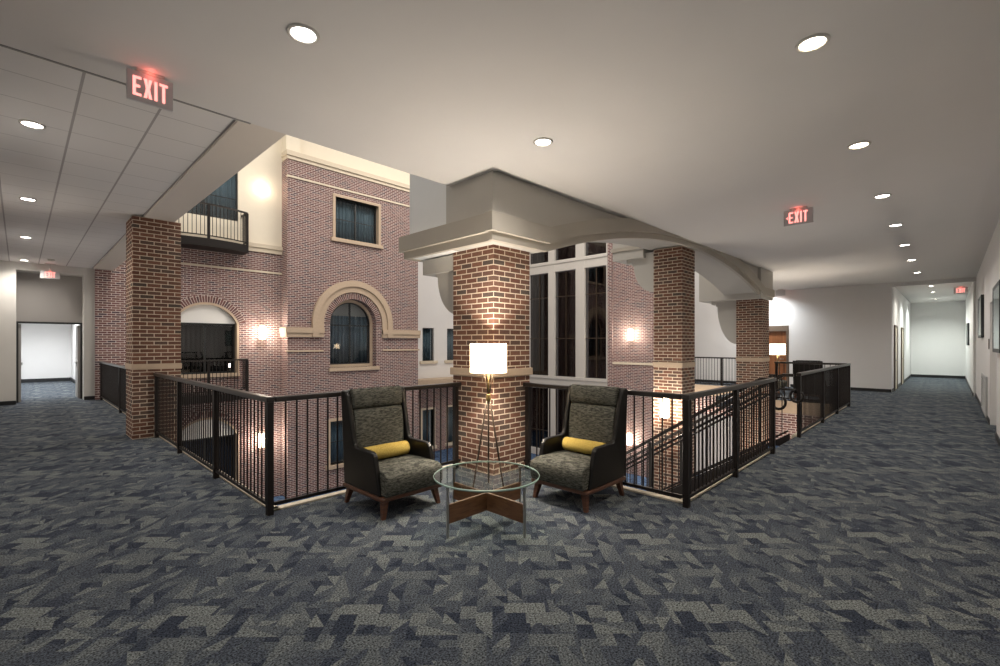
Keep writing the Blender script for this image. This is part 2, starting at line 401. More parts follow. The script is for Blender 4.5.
# ------------------------------------------------------------------ walls of the corridors
struct(MB().box(-.7, -.36, 3.0, 17.2, 0, LZ+.1).build('wall_left', 'white'), 'white wall of the left corridor', 'wall')
w = MB()
w.box(3.2, 11.2, -.9, -.55, 0, CZ).box(11.2, 12.95, -.9, -.55, 2.33, CZ).box(12.95, 19.6, -.9, -.55, 0, CZ).box(19.6, 29.6, -.9, -.5, 0, CZ)
w.box(11.2, 12.95, -1.15, -.9, 0, 2.4)
struct(w.build('wall_right', 'white'), 'long white wall on the right with pictures and doors', 'wall')
w = MB()
w.box(19.4, 19.6, 1.34, 4.2, 0, CZ).box(19.4, 19.6, 4.2, 5.15, 2.22, CZ).box(19.4, 19.6, 5.15, 8.6, 0, 8)
w.box(19.4, 19.6, -.55, 1.34, 3.38, CZ)
struct(w.build('wall_far', 'white'), 'white wall facing the stairwell behind the far seats', 'wall')
struct(MB().box(19.62, 29.6, 1.34, 1.6, 0, CZ).build('wall_corridor', 'white'), 'left side wall of the far right corridor', 'wall')
struct(MB().box(29.4, 29.7, -.6, 1.5, 0, CZ).build('wall_corridor_end', 'white'), 'pale end wall of the far right corridor', 'wall')
b = MB()
b.box(3.2, 11.2, -.55, -.535, 0, .1).box(12.95, 19.6, -.55, -.535, 0, .1).box(19.6, 29.4, -.5, -.485, 0, .1)
struct(b.build('baseboard_right', 'black'), 'black baseboard of the right wall', 'baseboard')
b = MB().box(19.385, 19.4, 1.34, 4.15, 0, .1).box(19.385, 19.4, 5.2, 8.4, 0, .1)
struct(b.build('baseboard_far', 'black'), 'black baseboard of the far white wall', 'baseboard')
b = MB().box(29.385, 29.4, -.5, 1.34, 0, .12).box(19.6, 20.15, 1.325, 1.34, 0, .1).box(21.3, 23.2, 1.325, 1.34, 0, .1).box(24.4, 29.4, 1.325, 1.34, 0, .1)
struct(b.build('baseboard_corridor', 'black'), 'black baseboard around the end of the right corridor', 'baseboard')
# doors of the right corridor
def corridor_door(n, x0, x1, y, sgn, lab, mdoor='door_cream', zt=2.12):
    r = empty('door_%d' % n, (0, 0, 0)); struct(r, lab, 'door')
    fr = MB().box(x0-.07, x0, y-.03, y+.03, 0, zt+.06).box(x1, x1+.07, y-.03, y+.03, 0, zt+.06).box(x0, x1, y-.03, y+.03, zt, zt+.06)
    fr.build('door_frame', 'door_frame', r)
    lf = MB().box(x0, x1, y-.012, y+.012, .01, zt).build('door_leaf', mdoor, r)
    hx = x0+.1
    MB().tube([(hx, y+sgn*.012, 1.0), (hx, y+sgn*.06, 1.0), (hx+.12, y+sgn*.06, 1.0)], .01, 8).build('door_handle', 'steel', r)
    return r
corridor_door(1, 20.25, 21.15, 1.33, -1, 'cream door with brown frame nearest the mouth of the far right corridor')
corridor_door(2, 23.3, 24.2, 1.33, -1, 'cream door with brown frame deeper in the far right corridor')
corridor_door(3, 11.35, 12.3, -.885, 1, 'cream door set in the alcove of the right wall', 'door_cream', 2.1)
r = empty('door_4', (0, 0, 0)); struct(r, 'reddish wooden door behind the glowing lamp at the far seats', 'door')
MB().box(19.45, 19.5, 4.28, 5.1, .01, 2.02).build('door_leaf', 'door_wood', r)
MB().box(19.39, 19.55, 4.2, 4.28, 0, 2.22).box(19.39, 19.55, 5.1, 5.15, 0, 2.22).box(19.39, 19.55, 4.28, 5.1, 2.02, 2.22).build('door_frame', 'door_frame', r)
MB().tube([(19.45, 4.38, 1.0), (19.40, 4.38, 1.0), (19.40, 4.5, 1.0)], .01, 8).build('door_handle', 'steel', r)

# portal at the end of the left corridor
w = MB()
w.box(-.36, -.06, 17.2, 17.9, 0, LZ).box(1.24, 1.52, 17.2, 17.9, 0, LZ).box(-.06, 1.24, 17.2, 17.9, 3.46, LZ)
struct(w.build('wall_portal', 'panelgrey'), 'taupe portal framing the end of the left corridor', 'wall')
struct(MB().box(-.06, 1.24, 17.75, 17.9, 2.14, 3.46).build('wall_portal_infill', 'greywall'), 'grey panel over the doorway at the end of the left corridor', 'wall')
w = MB().box(-.6, -.36, 17.2, 26.8, 0, 3.1).box(1.52, 1.8, 17.9, 26.8, 0, 3.1).box(-.6, 1.8, 26.7, 27.0, 0, 3.1)
struct(w.build('wall_vestibule', 'white'), 'bright white vestibule walls past the left corridor doorway', 'wall')
b = MB().box(-.36, -.06, 17.18, 17.2, 0, .1).box(1.24, 1.52, 17.18, 17.2, 0, .1).box(-.34, 1.5, 26.68, 26.7, 0, .14).box(1.505, 1.52, 17.9, 26.7, 0, .14).box(-.36, -.345, 3, 17.18, 0, .1)
struct(b.build('baseboard_left', 'black'), 'black baseboard of the left corridor', 'baseboard')
r = empty('door_5', (0, 0, 0)); struct(r, 'grey double door frame with both leaves held open in the left portal', 'door')
MB().box(-.06, 1.24, 17.70, 17.76, 2.10, 2.15).box(-.06, -.02, 17.70, 17.78, 0, 2.1).box(1.20, 1.24, 17.70, 17.78, 0, 2.1).build('door_frame', 'frame_dark', r)
MB().box(-.02, .03, 17.0+.78, 18.6, .01, 2.08).build('door_leaf', 'greywall', r)
MB().box(1.15, 1.20, 17.78, 18.6, .01, 2.08).build('door_leaf', 'greywall', r)
MB().box(.03, .06, 17.95, 18.5, .98, 1.05).build('push_bar', 'steel', r)
MB().box(1.12, 1.15, 17.95, 18.5, .98, 1.05).build('push_bar', 'steel', r)

# ------------------------------------------------------------------ columns
def column(n, x0, x1, y0, y1, zt, lab, bandz, pr=.012, lat=GZ):
    r = empty('brick_column', (x0, y0, lat), kind='structure'); tag(r, lab, 'column')
    W, D = x1-x0, y1-y0
    q = MB().box(0, W, 0, D, 0, zt-lat); 
    o = q.build('shaft', 'brick', r)
    b = MB().box(-pr, W+pr, -pr, D+pr, bandz-lat, bandz-lat+.09)
    b.build('stone_band', 'stone', r, bevel=.004)
    return r
column(1, 3.87, 4.52, 3.85, 4.58, 2.74, 'brick column behind the glowing lamp and between the two armchairs', 1.16, .03)
column(2, 8.9, 9.52, 3.72, 4.30, 3.45, 'second brick column, standing past the stairs with a lit sconce low on it', 1.10)
column(3, 13.37, 14.0, 3.49, 4.12, 2.74, 'farthest brick column, beside the lamp and wooden door', 1.10)
column(4, 1.27, 1.93, 9.5, 10.15, LZ-.03, 'brick column at the railing of the left corridor', 1.13)

# piers, arch beam and brackets in taupe paint
def sy(x): return -(x-3.7)*.0185       # the beam line is not quite square to the corridor
def arch(x, top): 
    R0 = 14.2; dx = x-9.0
    return top - (R0-math.sqrt(R0*R0-dx*dx))
XA, XB = 4.62, 13.38
def beam(y0, y1, zoff_lo, ztop, x0=3.704, band=None):
    """solid whose underside follows the arch; band: thickness of a moulding that follows it"""
    xs = [x0] + [XA+(XB-XA)*k/48 for k in range(49)] + [14.2]
    lo = []
    for x in xs:
        xx = min(max(x, XA), XB); lo.append((x, arch(xx, 3.50)+zoff_lo))
    m = MB(); n = len(xs)
    hi = [(x, min(z+band, ztop) if band else ztop) for x, z in lo]
    lo = [(x, min(z, ztop-.002)) for x, z in lo]
    i = 0
    for y in (y0, y1):
        for x, z in lo: m.v.append((x, y+sy(x), z))
        for x, z in hi: m.v.append((x, y+sy(x), z))
    L = lambda k: k; Hh = lambda k: n+k; L2 = lambda k: 2*n+k; H2 = lambda k: 3*n+k
    for k in range(n-1):
        for a in ((L(k), L(k+1), Hh(k+1), Hh(k)), (L2(k+1), L2(k), H2(k), H2(k+1)), (L(k+1), L(k), L2(k), L2(k+1)), (Hh(k), Hh(k+1), H2(k+1), H2(k))): m.f.append(a)
    m.f.append((L(0), Hh(0), H2(0), L2(0))); m.f.append((L(n-1), L2(n-1), H2(n-1), Hh(n-1)))
    return m
br = empty('arched_beam', (0, 0, 0), kind='structure'); tag(br, 'taupe arched beam with moulding spanning the brick columns', 'beam')
bm_ = beam(3.70, 4.52, -.03, CZ+.3)
bm_.build('beam_body', 'pier', br)
beam(3.60, 3.72, 0, CZ-.001, 3.60, band=.205).build('upper_moulding', 'pier_band', br)
beam(3.65, 3.72, -.095, CZ-.002, 3.65, band=.095).build('lower_moulding', 'pier_band', br)
# pier block over the first column (return side), atrium light painted in as a paler tone beyond the ceiling edge
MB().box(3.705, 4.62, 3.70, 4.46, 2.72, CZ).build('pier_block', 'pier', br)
MB().box(3.705, 4.62, 4.461, 5.30, 2.72, TOPZ).box(4.62, 14.2, 3.75, 4.50, CZ+.3, TOPZ).build('upper_wall', 'pier_lit', br)
MB().box(3.60, 3.704, 3.722, 5.41, 2.80, 3.005).box(3.704, 4.62, 5.301, 5.41, 2.80, 3.005).build('return_moulding', 'pier_band', br)
MB().box(3.65, 3.704, 3.722, 5.36, 2.705, 2.80).box(3.704, 4.62, 5.301, 5.36, 2.705, 2.80).build('return_moulding', 'pier_band', br)
MB().box(8.85, 9.55, 4.50, 5.20, 3.32, TOPZ).build('pier_block', 'pier', br)
MB().box(8.82, 9.58, 4.50, 5.23, 3.50, 3.58).build('return_moulding', 'pier_band', br)
def bracket(x0, x1, y0, y1, zt, rad, zb):
    pts = [(y0-.1, zt+.1), (y1+.12, zt+.1), (y1+.12, zt-.08), (y1, zt-.08), (y1, zt-.14)]
    for k in range(13):
        a = math.pi/2*k/12
        pts.append((y1-.04-(y1-.04-y0-.02)*(1-math.cos(a)), zt-.14-(zt-.14-zb)*math.sin(a)))
    pts.append((y0-.1, zb))
    return MB().prism(pts, 'x', x0, x1)
MB().box(3.88, 4.50, 4.585, 5.24, 2.50, 2.70).build('corbel_block', 'pier', br)
bracket(3.95, 4.45, 4.56, 5.04, 2.60, .5, 1.93).build('corbel_bracket', 'pier', br)
bracket(8.95, 9.45, 4.28, 4.80, 3.32, .5, 2.60).build('corbel_bracket', 'pier', br)
bracket(13.42, 13.95, 4.10, 4.66, 2.72, .5, 1.55).build('corbel_bracket', 'pier', br)
MB().box(13.1, 14.2, 3.45, 5.0, 2.72, CZ).build('pier_block', 'pier', br)

# ------------------------------------------------------------------ atrium walls
def wall_y(Y, X0, X1, Z0, Z1, holes, depth):
    """front of a wall on the plane y=Y (seen from -y) with holes (x0,x1,z0,z1,arch_rise or 0) and their reveals"""
    m = MB(); m.uv_on = True
    xs = sorted({X0, X1, *[h[0] for h in holes], *[h[1] for h in holes]}); zs = sorted({Z0, Z1, *[h[2] for h in holes], *[h[3] for h in holes]})
    def F(p): m.face([(x, y, z) for x, y, z in p], uv=[(x, z) for x, y, z in p])
    for a, b_ in zip(xs, xs[1:]):
        for c, d in zip(zs, zs[1:]):
            cx, cz = (a+b_)/2, (c+d)/2
            if any(h[0] < cx < h[1] and h[2] < cz < h[3] for h in holes): continue
            F([(a, Y, c), (b_, Y, c), (b_, Y, d), (a, Y, d)])
    for x0, x1, z0, z1, rise in holes:
        zc = z1-rise
        def J(p, uv): m.face(p, uv=uv)
        J([(x0, Y, z0), (x0, Y, zc), (x0, Y+depth, zc), (x0, Y+depth, z0)], [(0, z0), (0, zc), (depth, zc), (depth, z0)])
        J([(x1, Y, zc), (x1, Y, z0), (x1, Y+depth, z0), (x1, Y+depth, zc)], [(0, zc), (0, z0), (depth, z0), (depth, zc)])
        J([(x1, Y, z0), (x0, Y, z0), (x0, Y+depth, z0), (x1, Y+depth, z0)], [(x1, 0), (x0, 0), (x0, depth), (x1, depth)])
        if rise:
            ar = arc(x0, x1, zc, rise, 28)
            for (xa, za), (xb, zb) in zip(ar, ar[1:]):
                F([(xa, Y, za), (xb, Y, zb), (xb, Y, z1), (xa, Y, z1)])
                s_ = math.hypot(xb-xa, zb-za)
            s0 = 0
            for (xa, za), (xb, zb) in zip(ar, ar[1:]):
                l = math.hypot(xb-xa, zb-za)
                J([(xa, Y, za), (xb, Y, zb), (xb, Y+depth, zb), (xa, Y+depth, za)], [(0, s0), (0, s0+l), (depth, s0+l), (depth, s0)]); s0 += l
        else:
            J([(x0, Y, z1), (x1, Y, z1), (x1, Y+depth, z1), (x0, Y+depth, z1)], [(x0, 0), (x1, 0), (x1, depth), (x0, depth)])
    return m
def arc(x0, x1, zc, rise, n):
    hw = (x1-x0)/2; cx = (x0+x1)/2
    Rr = (hw*hw+rise*rise)/(2*rise); cz = zc+rise-Rr
    a0 = math.asin(min(1, hw/Rr)); 
    if rise > hw: a0 = math.pi-a0
    return [(cx+Rr*math.sin(-a0+2*a0*k/n), cz+Rr*math.cos(-a0+2*a0*k/n)) for k in range(n+1)]
def ring(Y0, Y1, cx, cz, ri, ro, a0, a1, n=36):
    """arched ring in the xz plane, brick uv running along the arc"""
    m = MB()
    P = lambda r, a, y: (cx+r*math.cos(a), y, cz+r*math.sin(a))
    for k in range(n):
        a, b_ = a0+(a1-a0)*k/n, a0+(a1-a0)*(k+1)/n; rm = (ri+ro)/2
        for pts in (((ri, a, Y0), (ro, a, Y0), (ro, b_, Y0), (ri, b_, Y0)), ((ro, a, Y0), (ro, a, Y1), (ro, b_, Y1), (ro, b_, Y0)), ((ri, a, Y1), (ri, a, Y0), (ri, b_, Y0), (ri, b_, Y1))):
            m.face([P(*q) for q in pts], smooth=False, uv=[((q[0]-ri)+.1 if pts[0][0] != pts[1][0] else q[2]-Y0+.1, q[1]*rm) for q in pts])
    for a in (a0, a1):
        m.face([P(ri, a, Y0), P(ro, a, Y0), P(ro, a, Y1), P(ri, a, Y1)], uv=[(0, 0), (.1, 0), (.1, .1), (0, .1)])
    return m

YT, YR, YW, XB_ = 16.5, 17.0, 18.5, 17.5     # tower, recessed wall, white wall, far wall
# tower: arch window, square window above, square window below
tw = wall_y(YT, 6.46, 11.96, GZ, 7.98, [(8.0, 9.92, .66, 3.27, .96), (8.2, 10.02, 5.52, 7.06, 0), (8.0, 9.9, -2.95, -1.33, 0)], .38)
for a in ([(6.46, YR+.2, GZ), (6.46, YT, GZ), (6.46, YT, 7.98), (6.46, YR+.2, 7.98)], [(11.96, YT, GZ), (11.96, YW, GZ), (11.96, YW, 7.98), (11.96, YT, 7.98)]):
    tw.face(a, uv=[(p[1], p[2]) for p in a])
struct(tw.build('wall_tower', 'brick_wall'), 'tall brick tower wall with an arched window across the atrium', 'wall')
struct(MB().box(6.5, 11.9, YT+.25, YW, 7.9, TOPZ).build('wall_tower_top', 'cream'), 'cream wall above the cornice of the brick tower', 'wall')
struct(MB().box(6.46, 6.95, YT+.1, YT+.9, 8.1, TOPZ).build('wall_tower_pilaster', 'cream'), 'cream pilaster standing on the corner of the brick tower', 'wall')
b = MB()
b.box(6.43, 11.99, YT-.04, YT+.4, 7.98, 8.10).box(6.40, 12.0, YT-.09, YT+.4, 8.10, 8.27)
struct(b.build('trim_6', 'stone_pale', bevel=.01), 'pale stone cornice on top of the brick tower', 'trim')
struct(MB().box(6.44, 12.0, YT-.035, YT+.05, 7.35, 7.42).build('trim_7', 'stone_pale'), 'thin pale stone string course near the top of the brick tower', 'trim')
# stone bands each side of the arch
ri, ro, acx, acz = 1.22, 1.66, 8.96, 2.26
b = MB()
for x0, x1 in ((6.36, acx-ri), (acx+ri, 12.02)):
    b.box(x0, x1, YT-.12, YT+.05, 1.95, 2.13).box(x0+.03, x1-.0, YT-.08, YT+.05, 1.80, 1.95)
    b.box(x0+.04, x1, YT-.035, YT+.05, 1.27, 1.33)
b.box(6.36, 6.48, YT, YR-.02, 1.95, 2.13).box(6.39, 6.48, YT, YR-.02, 1.80, 1.95)
struct(b.build('trim_8', 'stone'), 'tan stone bands on the brick tower either side of the arched window', 'trim')
a_ = ring(YT-.13, YT+.02, acx, 2.31, 1.44, ro, 0, math.pi); a_.uv = {}; a_.box(acx-ro, acx-1.44, YT-.13, YT+.02, 1.80, 2.31).box(acx+1.44, acx+ro, YT-.13, YT+.02, 1.80, 2.31)
struct(a_.build('trim_9', 'stone'), 'outer tan stone ring over the arched tower window', 'trim')
a_ = ring(YT-.07, YT+.02, acx, 2.31, ri, 1.44, 0, math.pi); a_.uv = {}; a_.box(acx-1.44, acx-ri, YT-.07, YT+.02, 1.80, 2.31).box(acx+ri, acx+1.44, YT-.07, YT+.02, 1.80, 2.31)
struct(a_.build('trim_10', 'stone'), 'inner tan stone ring over the arched tower window', 'trim')
a_ = ring(YT-.015, YT+.02, acx, 2.31, .97, ri-.005, 0, math.pi)
struct(a_.build('trim_11', 'brick_ring'), 'brick voussoir ring of the arched tower window', 'trim')

def curtain(x0, x1, z0, z1, y, mat, r, fold=.13, amp=.03, gaps=()):
    m = MB(); n = int((x1-x0)/fold*8)+2; th = .012
    prev = None
    for k in range(n):
        x = x0+(x1-x0)*k/(n-1); yy = y+amp*math.sin(2*math.pi*(x-x0)/fold)+.4*amp*math.sin(5.1*x+x0)
        m.v += [(x, yy, z0), (x, yy, z1), (x, yy+th, z0), (x, yy+th, z1)]
        if k:
            i = 4*(k-1); j = 4*k
            m.f += [(i, j, j+1, i+1), (i+2, i+3, j+3, j+2), (i+1, j+1, j+3, i+3), (i, i+2, j+2, j)]
            for q in range(1, 5): m.sm.add(len(m.f)-q)
    return m.build('curtain', mat, r, fix=True)
def window_rect(n, Y, x0, x1, z0, z1, lab, mcur, mframe='frame_dark', mstone='stone', sill=True, surround=True, mull=1, trans=0.5, depth=.16, mpane='pane', group=None):
    r = empty('window_%d' % n, (x0, Y, z0)); struct(r, lab, 'window', group)
    W, H = x1-x0, z1-z0; d = depth
    if surround:
        MB().box(-.1, 0, -.04, d+.1, 0, H).box(W, W+.1, -.04, d+.1, 0, H).box(-.1, W+.1, -.04, d+.1, H, H+.1).build('stone_surround', mstone, r, bevel=.006)
    if sill: MB().box(-.18, W+.18, -.09, d+.1, -.14, 0).build('sill', mstone, r, bevel=.008)
    fw = .045
    fr = MB().box(0, fw, d, d+.06, 0, H).box(W-fw, W, d, d+.06, 0, H).box(fw, W-fw, d, d+.06, 0, fw).box(fw, W-fw, d, d+.06, H-fw, H)
    fr.build('window_frame', mframe, r)
    mm = MB()
    for k in range(mull): 
        xm = W*(k+1)/(mull+1); mm.box(xm-.03, xm+.03, d, d+.06, fw, H-fw)
    if trans: mm.box(fw, W-fw, d+.01, d+.05, H*trans-.012, H*trans+.012)
    if mull or trans: mm.build('muntin', mframe, r)
    MB().box(fw, W-fw, d+.035, d+.045, fw, H-fw).build('pane', mpane, r)
    curtain(.0, W, 0, H, d+.16, mcur, r)
    MB().box(-.05, W+.05, d+.26, d+.3, -.05, H+.05).build('window_back', 'black', r)
    return r
window_rect(1, YT, 8.2, 10.02, 5.52, 7.06, 'square window with blue grey curtains high on the brick tower', 'curtain')
window_rect(2, YT, 8.0, 9.9, -2.95, -1.33, 'curtained window low on the brick tower, seen through the railing', 'curtain')
# arched window
r = empty('window_3', (8.0, YT, .66)); struct(r, 'arched window with dark curtains and tan frame in the brick tower', 'window')
W, zc, rise = 1.92, 1.65, .96
def arched(x0, x1, zb, zs, rs, n=28):
    return [(x0, zb)] + arc(x0, x1, zs, rs, n) + [(x1, zb)]
out = arched(0, W, 0, zc, rise); inn = arched(.11, W-.11, .11, zc, rise-.11)
def frame_between(o_, i_, y0, y1):
    m = MB(); n = len(o_)
    for y in (y0, y1):
        for p in o_: m.v.append((p[0], y, p[1]))
        for p in i_: m.v.append((p[0], y, p[1]))
    for k in range(n):
        k2 = (k+1) % n
        m.f += [(k, k2, n+k2, n+k), (2*n+k2, 2*n+k, 3*n+k, 3*n+k2), (n+k, n+k2, 3*n+k2, 3*n+k), (k2, k, 2*n+k, 2*n+k2)]
    return m
frame_between(out, inn, .26, .40).build('stone_surround', 'stone', r)
inn2 = arched(.15, W-.15, .15, zc, rise-.15)
frame_between(inn, inn2, .31, .38).build('window_frame', 'frame_dark', r)
MB().box(W/2-.025, W/2+.025, .31, .37, .13, zc+rise-.13).box(.13, W-.13, .32, .36, 1.58, 1.63).build('muntin', 'frame_dark', r)
MB().prism(inn2, 'y', .345, .352).build('pane', 'pane', r)
curtain(.1, W-.1, .1, 1.98, .47, 'curtain_dark', r)
MB().prism(arched(.02, W-.02, .02, zc, rise-.02), 'y', .56, .6).build('window_back', 'greywall', r)
MB().box(-.06, W+.12, -.08, .40, -.13, .0).build('sill', 'stone', r, bevel=.008)

# recessed wall left of the tower
holes = [(3.20, 5.08, .60, 2.88, .66), (3.20, 5.08, .60-3.67, 2.88-3.67, .66)]
rw = wall_y(YR, 1.45, 6.5, GZ, 4.72, holes, .30)
struct(rw.build('wall_recess', 'brick_wall'), 'brick wall between the left corridor and the tower, with arched openings', 'wall')
uw = wall_y(YR, 1.45, 6.5, 4.72, TOPZ, [(3.1, 5.05, 5.62, 7.35, 0)], .3)
struct(uw.build('wall_recess_upper', 'cream'), 'cream upper wall behind the high balcony', 'wall')
struct(MB().box(1.5, 6.45, YR-.10, YR+.02, 4.84, 4.97).box(1.5, 6.45, YR-.06, YR+.02, 4.70, 4.84).build('trim_12', 'stone_pale'), 'pale stone ledge between brick and cream wall', 'trim')
struct(MB().box(1.5, 6.45, YR-.035, YR+.02, 4.0, 4.06).build('trim_13', 'stone_pale'), 'thin pale string course on the recessed brick wall', 'trim')
for n, dz, lab in ((4, 0, 'arched opening with white lunette over dark sliding glass behind the middle balcony'), (5, -3.67, 'arched opening with white lunette on the level below, seen through the left railing')):
    r = empty('window_%d' % n, (3.20, YR, .60+dz)); struct(r, lab, 'window')
    W, H, rise = 1.88, 2.28, .66; zs = H-rise
    out = arched(0, W, 0, zs, rise); inn = arched(.07, W-.07, .0, zs, rise-.07)
    frame_between(out, inn, -.02, .28).build('stone_surround', 'stone', r)
    lun = [(.07, zs)] + arc(.07, W-.07, zs, rise-.07, 24)[1:-1] + [(W-.07, zs)]
    MB().prism(lun, 'y', .10, .14).build('lunette', 'lunette', r)
    MB().box(-.02, W+.02, -.06, .3, -.12, .0).build('sill', 'stone', r, bevel=.008)
    MB().box(.07, .12, .2, .27, 0, zs).box(W-.12, W-.07, .2, .27, 0, zs).box(W/2-.03, W/2+.03, .2, .27, 0, zs).box(.12, W-.12, .2, .27, zs-.07, zs).box(.12, W-.12, .2, .27, 0, .05).build('window_frame', 'frame_dark', r)
    MB().box(.12, W-.12, .23, .24, .05, zs-.07).build('pane', 'pane_dark', r)
    curtain(.07, W-.07, 0, zs, .36, 'curtain_dark', r)
    MB().box(0, W, .46, .5, 0, zs).build('window_back', 'black', r)
    # brick voussoirs
    hw = W/2; Rr = (hw*hw+rise*rise)/(2*rise); cz = zs+rise-Rr; a0 = math.asin(hw/Rr)
    ring(-.03, .02, hw, cz, Rr, Rr+.22, math.pi/2-a0, math.pi/2+a0).build('brick_arch', 'brick_ring', r)
window_rect(6, YR, 3.1, 5.05, 5.62, 7.35, 'tall dark balcony window with blue curtains on the cream wall', 'curtain', surround=False, sill=False, trans=.42, depth=.05)

# white wall past the tower with narrow windows, brick below
ww = wall_y(YW, 11.9, 17.6, -.2, TOPZ, [(13.68, 14.38, .72, 2.34, 0), (15.22, 15.92, .72, 2.34, 0)], .25)
struct(ww.build('wall_white_back', 'white'), 'white atrium wall between the tower and the tall window wall', 'wall')
lw_ = wall_y(YW-.05, 11.9, 17.6, GZ, -.2, [(13.62, 14.30, -3.5, -1.68, 0), (15.22, 15.9, -3.5, -1.68, 0)], .25)
struct(lw_.build('wall_white_back_lower', 'brick_wall'), 'brick wall of the lower level under the white atrium wall', 'wall')
window_rect(7, YW, 13.68, 14.38, .72, 2.34, 'narrow dark window on the white atrium wall beside the tower', 'curtain', 'frame_dark', 'stone_pale', True, False, 0, 0, .1)
window_rect(8, YW, 15.22, 15.92, .72, 2.34, 'narrow dark window on the white atrium wall half hidden by the brick column', 'curtain', 'frame_dark', 'stone_pale', True, False, 0, 0, .1)
window_rect(9, YW-.05, 13.62, 14.30, -3.5, -1.68, 'narrow stone-framed window of the lower level, nearer the tower', 'curtain', 'frame_dark', 'stone_pale', True, True, 0, 0, .1)
window_rect(10, YW-.05, 15.22, 15.9, -3.5, -1.68, 'narrow stone-framed window of the lower level, nearer the brick column', 'curtain', 'frame_dark', 'stone_pale', True, True, 0, 0, .1)

# far wall x = 17.5 : tall white window wall, brick pier
w = MB().box(XB_, XB_+.4, 8.39, 10.5, GZ, TOPZ)
w.box(XB_-.06, XB_, 10.28, 10.5, GZ, TOPZ)
struct(w.build('wall_brick_pier', 'brick_wall'), 'brick wall with sconces beside the tall white window wall', 'wall')
struct(MB().box(XB_-.03, XB_+.02, 8.39, 10.5, .70, .79).build('trim_14', 'stone_pale'), 'thin stone band on the brick wall beside the tall windows', 'trim')
struct(MB().box(XB_+.0, XB_+.4, 10.5, 18.5, 6.5, TOPZ).box(XB_, XB_+.4, 14.9, 18.5, GZ, 6.5).build('wall_window_side', 'white'), 'white atrium wall above and beside the tall windows', 'wall')
struct(MB().box(17.44, 17.8, 4.2, 8.39, -1.0, -.34).box(14.30, 14.6, 1.86, 4.2, GZ, -.3).box(14.3, 17.8, 4.15, 4.4, GZ, -.34).build('wall_brick_lower', 'brick_wall'), 'brick wall under the far walkway and seats', 'wall')
struct(MB().box(19.3, 19.5, 4.2, 8.6, GZ, -.35).build('wall_lower_white', 'white'), 'white wall of the lower level under the far walkway', 'wall')
def tall_window(n, ya, yb, z0, z1, lab, trans=(.36, .76)):
    r = empty('window_%d' % n, (XB_, ya, z0)); struct(r, lab, 'window')
    W, H = yb-ya, z1-z0
    MB().box(.06, .10, 0, W, 0, H).build('pane', 'pane_dark', r)
    mm = MB()
    for t in trans: mm.box(.02, .12, 0, W, H*t-.018, H*t+.018)
    mm.box(.03, .11, W/2-.02, W/2+.02, 0, H)
    if trans: mm.build('muntin', 'bronze', r)
    m = MB(); nn = int(W/.2*8)
    for k in range(nn+1):
        y = W*k/nn; x = .26+.03*math.sin(2*math.pi*y/.2)+.02*math.sin(9*y)
        m.v += [(x, y, 0), (x, y, H), (x+.01, y, 0), (x+.01, y, H)]
        if k:
            i, j = 4*(k-1), 4*k
            m.f += [(i, i+1, j+1, j), (i+2, j+2, j+3, i+3), (i+1, i+3, j+3, j+1), (i, j, j+2, i+2)]; m.sm.update({len(m.f)-4, len(m.f)-3})
    m.build('curtain', 'curtain_brown', r)
    MB().box(.36, .4, 0, W, 0, H).build('window_back', 'black', r)
    return r
ybs = ((10.56, 11.66), (12.14, 13.32), (13.70, 14.9))
names = ('nearest the brick wall with the sconce', 'in the middle of the tall window wall', 'nearest the brick column')
for k, ((ya, yb), nm) in enumerate(zip(ybs, names)):
    tall_window(11+k, ya, yb, .05, 4.93, 'tall dark window with brown curtains, ' + nm)
    tall_window(14+k, ya, yb, 5.45, 6.5, 'transom window above the tall window ' + nm, ())
    tall_window(17+k, ya, yb, GZ+.3, -.5, 'lower level window below the tall window ' + nm, (.3,))
fr = MB()
for ya, yb in ((10.48, 10.56), (11.66, 12.14), (13.32, 13.70)): fr.box(XB_-.06, XB_+.14, ya, yb, GZ, 6.5)
fr.box(XB_-.05, XB_+.14, 10.5, 14.9, 4.93, 5.45).box(XB_-.09, XB_+.1, 10.5, 14.9, 5.30, 5.40).box(XB_-.05, XB_+.14, 10.5, 14.9, -.5, .05).box(XB_-.10, XB_+.1, 10.5, 14.9, -.08, .05).box(XB_-.05, XB_+.14, 10.5, 14.9, GZ, GZ+.3)
struct(fr.build('trim_15', 'white_frame', bevel=.006), 'white mullions and transom bar of the tall window wall', 'trim')

# ------------------------------------------------------------------ railings
bal_mesh = {}
def railing(lab, p0, p1, posts, z0=0, htop=1.07, group='black metal guard railings', gap=.098, ext=(.03, .03), name='guard_railing'):
    """straight guard railing from p0 to p1; posts: distances along it"""
    p0, p1 = Vector((*p0, z0)), Vector((*p1, z0)); L = (p1-p0).length; ang = math.atan2(p1.y-p0.y, p1.x-p0.x)
    r = empty(name, p0, ang, lab, 'railing', group)
    MB().box(-ext[0], L+ext[1], -.034, .034, htop-.05, htop).build('top_rail', 'cap', r, bevel=.008)
    MB().box(0, L, -.014, .014, .075, .105).build('bottom_rail', 'metal', r)
    for d in posts: MB().box(d-.027, d+.027, -.027, .027, 0, htop-.05).build('post', 'metal', r)
    n = int(L/gap); h0, h1 = .105, htop-.05
    proto = None
    for k in range(1, n):
        x = L*k/n
        if any(abs(x-d) < .045 for d in posts): continue
        if proto is None: proto = MB().box(-.0063, .0063, -.0063, .0063, h0, h1).build('baluster', 'metal', r); o = proto
        else: o = proto.copy(); col.objects.link(o); o.parent = r
        o.location = (x, 0, 0)
    return r
GR = 'black metal guard railings'
railing('black railing along the left side from the floor opening corner to the brick column', (1.58, 4.44), (1.58, 9.5), (0, 1.66, 3.42, 5.0))
railing('black railing deep in the left corridor past the brick column', (1.58, 10.15), (1.58, 16.98), (.05, 3.25, 6.75))
